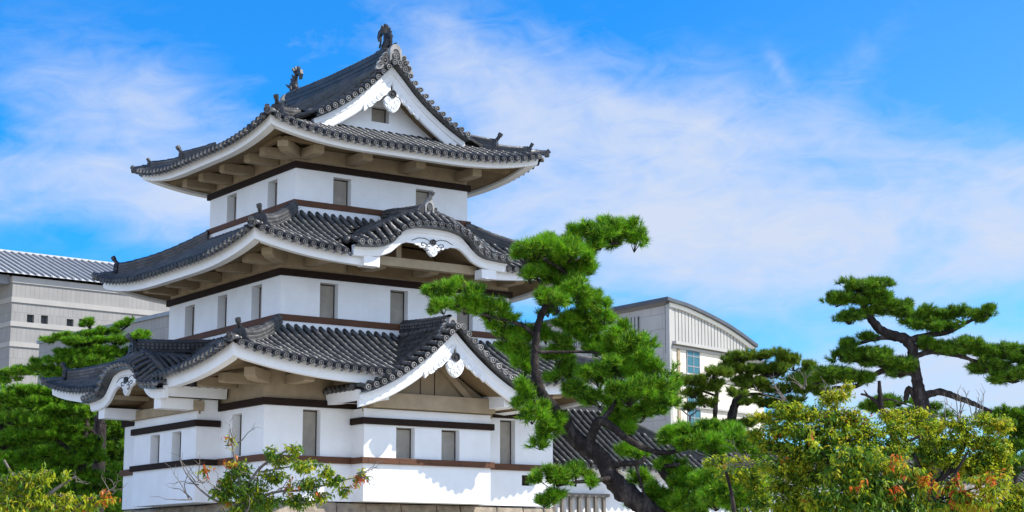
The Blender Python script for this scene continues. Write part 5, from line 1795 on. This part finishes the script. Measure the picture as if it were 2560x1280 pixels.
broadleaf('lime green tree with bare twig tips at the far right behind the red leaved bush', 32.0,
          [[(2300, 1330, 14), (2340, 1220, 11), (2400, 1130, 8), (2420, 1080, 5)], [(2360, 1190, 7), (2440, 1140, 5), (2500, 1120, 3)], [(2330, 1240, 8), (2290, 1150, 6), (2270, 1100, 4)]],
          [(2340, 1065, 40, 20, 0, YE), (2400, 1060, 50, 22, 0, LI), (2470, 1050, 56, 20, 0, LI), (2500, 1065, 36, 18, 0, YE), (2350, 1100, 56, 26, 0, LI), (2420, 1100, 60, 26, 0, LI), (2480, 1110, 50, 26, 0, LI), (2330, 1140, 50, 26, 0, MX),
           (2390, 1150, 60, 28, 0, LI), (2460, 1150, 60, 28, 0, LI), (2510, 1140, 40, 26, 0, LI), (2300, 1180, 50, 26, 0.1, MX), (2430, 1180, 50, 20, 0, LI), (2490, 1180, 50, 16, 0, (1, 4, 4, 1)), (2290, 1120, 40, 26, 0.1, LI), (2530, 1255, 60, 30, 0.2, LI), (2560, 1230, 30, 24, 0.2, LI), (2500, 1215, 40, 20, 0.2, LI), (2380, 1270, 70, 26, 0.3, MX), (2550, 1275, 60, 20, 0.2, G_), (2460, 1270, 60, 20, 0.3, G_)],
          0.078, 0.031, 3.7, 53, bare=[(2400, 1050, 95, 70, 9, 0.2), (2440, 1040, 70, 60, 6, 0.2), (2360, 1060, 120, 60, 5, 0.2), (2520, 1200, 250, 50, 5, 0.2)])
broadleaf('green bush with drooping leaves turning red and orange at the bottom right', 26.0,
          [[(2180, 1330, 12), (2170, 1260, 9), (2150, 1190, 6), (2140, 1150, 4)], [(2300, 1340, 9), (2350, 1250, 7), (2390, 1180, 5), (2420, 1130, 3)], [(2350, 1250, 4), (2400, 1235, 3), (2460, 1210, 2)], [(2170, 1260, 6), (2230, 1210, 4)]],
          [(2120, 1140, 50, 26, 0, MX), (2180, 1150, 60, 30, 0, MX), (2110, 1180, 60, 30, 0, G_), (2180, 1200, 70, 34, 0, G_), (2240, 1170, 40, 24, 0, (3, 4, 2, 1.2)), (2100, 1230, 66, 34, 0, G_), (2170, 1250, 70, 36, -0.1, G_), (2240, 1230, 60, 30, 0, (6, 3, 1, 0.6)),
           (2280, 1180, 40, 16, 0, (3, 4, 2, 0.8)), (2300, 1215, 46, 20, 0, (4, 4, 2, 0.4)), (2380, 1205, 44, 16, -0.1, OR), (2450, 1195, 36, 12, -0.1, OR), (2480, 1186, 20, 9, -0.1, OR), (2400, 1235, 60, 18, 0, (2, 3, 2, 2.5)), (2470, 1225, 46, 18, 0, (2, 4, 3, 0.8)),
           (2440, 1255, 60, 18, 0, (2, 4, 2, 1)), (2330, 1260, 60, 20, 0, (4, 3, 1, 0.3)), (2030, 1245, 26, 18, 0, (3, 3, 2, 1.2)), (2080, 1265, 60, 22, 0, G_), (2260, 1270, 70, 22, 0, G_), (2310, 1190, 20, 12, -0.1, OR), (2240, 1215, 14, 8, -0.2, OR), (2030, 1098, 8, 7, -0.2, OR), (2240, 1142, 12, 8, -0.2, OR), (2150, 1215, 12, 8, -0.3, OR)],
          0.098, 0.033, 4.0, 55, droop=1.1)
broadleaf('small lime shrub beside the bright pine branch at the lower right', 31.0,
          [[(1840, 1330, 8), (1830, 1240, 6), (1815, 1180, 4)]],
          [(1800, 1150, 44, 16, 0, LI), (1850, 1150, 30, 14, 0, LI), (1830, 1185, 50, 20, 0.2, LI), (1770, 1155, 16, 10, 0, LI), (1880, 1185, 40, 18, 0.2, LI), (1900, 1160, 40, 14, 0.3, MX), (1900, 1215, 44, 22, 0.3, LI), (1905, 1255, 40, 24, 0.3, MX), (1870, 1280, 50, 14, 0.3, MX)],
          0.07, 0.032, 2.6, 57, name='shrub', cat='shrub')
broadleaf('sparse young tree with few orange leaves and bare twigs in front of the turret', 27.0,
          [[(600, 1330, 9), (612, 1270, 7), (598, 1200, 5), (585, 1140, 3), (580, 1105, 2)], [(612, 1260, 5), (690, 1230, 4), (760, 1225, 3), (840, 1205, 2), (905, 1190, 1.5)],
           [(605, 1240, 5), (650, 1170, 4), (720, 1125, 3), (760, 1115, 2)], [(600, 1280, 4), (520, 1240, 3), (470, 1190, 2), (450, 1150, 1.3)], [(650, 1180, 3), (740, 1165, 2), (800, 1165, 1.5)]],
          [(600, 1170, 34, 26, 0, G_), (570, 1200, 30, 24, 0, G_), (620, 1220, 50, 32, 0, G_), (560, 1230, 34, 24, 0, G_), (680, 1125, 22, 12, -0.1, MX), (740, 1118, 28, 12, -0.1, LI), (700, 1145, 34, 14, 0, MX), (760, 1160, 50, 14, -0.1, MX), (820, 1175, 30, 12, -0.1, LI),
           (690, 1190, 44, 20, 0, G_), (770, 1205, 44, 14, 0, G_), (840, 1195, 34, 14, 0, MX), (660, 1250, 50, 26, 0, G_), (740, 1245, 40, 20, 0, G_), (800, 1235, 36, 12, 0, MX), (600, 1265, 40, 20, 0, G_), (860, 1220, 22, 10, 0, MX),
           (578, 1094, 9, 8, 0, OR), (580, 1156, 7, 6, 0, OR), (896, 1192, 18, 12, -0.1, OR), (905, 1175, 14, 10, -0.1, (1, 3, 4, 4)), (724, 1215, 8, 6, -0.1, OR), (515, 1175, 10, 8, 0, OR), (560, 1250, 10, 8, 0, OR)],
          0.085, 0.032, 3.7, 61, droop=0.9, bark='bark_pale',
          bare=[(585, 1110, 70, 60, 5, 0), (500, 1210, 130, 90, 5, 0), (470, 1250, 110, 90, 4, 0), (545, 1230, 120, 60, 5, 0), (900, 1190, 10, 60, 6, 0), (700, 1230, 30, 60, 5, 0), (620, 1280, 60, 80, 6, 0), (560, 1285, 140, 80, 5, 0), (640, 1200, 60, 50, 4, 0)])
broadleaf('yellow green tree with drooping leaves and grey twigs at the bottom left corner', 27.0,
          [[(60, 1350, 11), (90, 1270, 8), (130, 1230, 6), (190, 1190, 3)], [(90, 1270, 6), (40, 1200, 4), (10, 1150, 3)], [(150, 1330, 7), (200, 1260, 4), (260, 1235, 3), (290, 1215, 2)]],
          [(60, 1190, 50, 18, 0, LI), (110, 1180, 30, 14, 0, LI), (160, 1185, 24, 12, 0, LI), (20, 1200, 40, 20, 0, LI), (90, 1210, 50, 18, 0, MX), (30, 1235, 50, 22, 0, LI), (100, 1240, 50, 20, 0, LI), (170, 1240, 40, 14, 0, YE), (60, 1265, 70, 22, 0, LI), (150, 1270, 60, 20, 0, LI),
           (220, 1262, 40, 14, 0, LI), (215, 1245, 20, 8, 0, (1, 4, 3, 2)), (10, 1265, 40, 20, 0, YE), (265, 1228, 22, 9, 0, OR), (275, 1245, 12, 7, 0, OR), (250, 1250, 16, 7, 0, OR), (20, 1272, 10, 6, -0.1, OR)],
          0.090, 0.031, 3.2, 63, droop=1.2, bark='bark_pale', bare=[(190, 1200, 40, 50, 3, 0), (280, 1230, 70, 50, 4, 0)])
# dead snag behind the yellow tree
sn = at(2240, 1120, 44)
sr = empty('dead_tree', (sn[0], sn[1], GROUND))
tag(sr, 'broken grey dead tree stump with bare crooked branches below the spreading pine', 'dead tree')
mb = MB()
for k, l in enumerate([[(2260, 1200, 16), (2240, 1110, 13), (2222, 1060, 10), (2204, 1020, 8), (2200, 985, 7), (2198, 952, 5)], [(2222, 1055, 8), (2196, 1010, 6), (2170, 990, 4), (2152, 985, 3)], [(2200, 1000, 4), (2230, 1000, 2.5), (2290, 1020, 1.5)],
                       [(2170, 990, 3), (2160, 975, 1.5)], [(2215, 1040, 4), (2270, 1030, 2), (2330, 1035, 1.2)]]):
    limb(mb, l, 44, 0.12, 8, 70 + k)
q0 = at(2260, 1200, 44)
mb.tube([np.array([sn[0], sn[1], GROUND - 0.2]), q0], [0.25, 0.16], 8)
put(mb.build('trunk', 'bark'), sr)

# lamp post in front of the modern hall
lp = at(1727, 1150, 95)
LPO = empty('lamp_post', (lp[0], lp[1], GROUND))
tag(LPO, 'dark twin armed lamp post in front of the pale hall', 'lamp post')
mb = MB()
tp = at(1727, 1040, 95)[2]
mb.tube([(lp[0], lp[1], GROUND), (lp[0], lp[1], 1.0), (lp[0], lp[1], tp)], [0.11, 0.08, 0.06], 8)
put(mb.build('pole', 'roof_edge'), LPO)
for sg in (-1, 1):
    mb = MB()
    c = np.array([lp[0], lp[1], tp])
    mb.tube([c, c + RT * 0.2 * sg + (0, 0, 0.12), c + RT * 0.42 * sg + (0, 0, 0.32)], [0.05, 0.045, 0.04], 6)
    put(mb.build('arm', 'roof_edge'), LPO)
    mb = MB()
    mb.sphere(c + RT * 0.46 * sg + (0, 0, 0.38), 0.13, (1, 1, 0.6))
    put(mb.build('lamp_head', 'concrete_panel'), LPO)
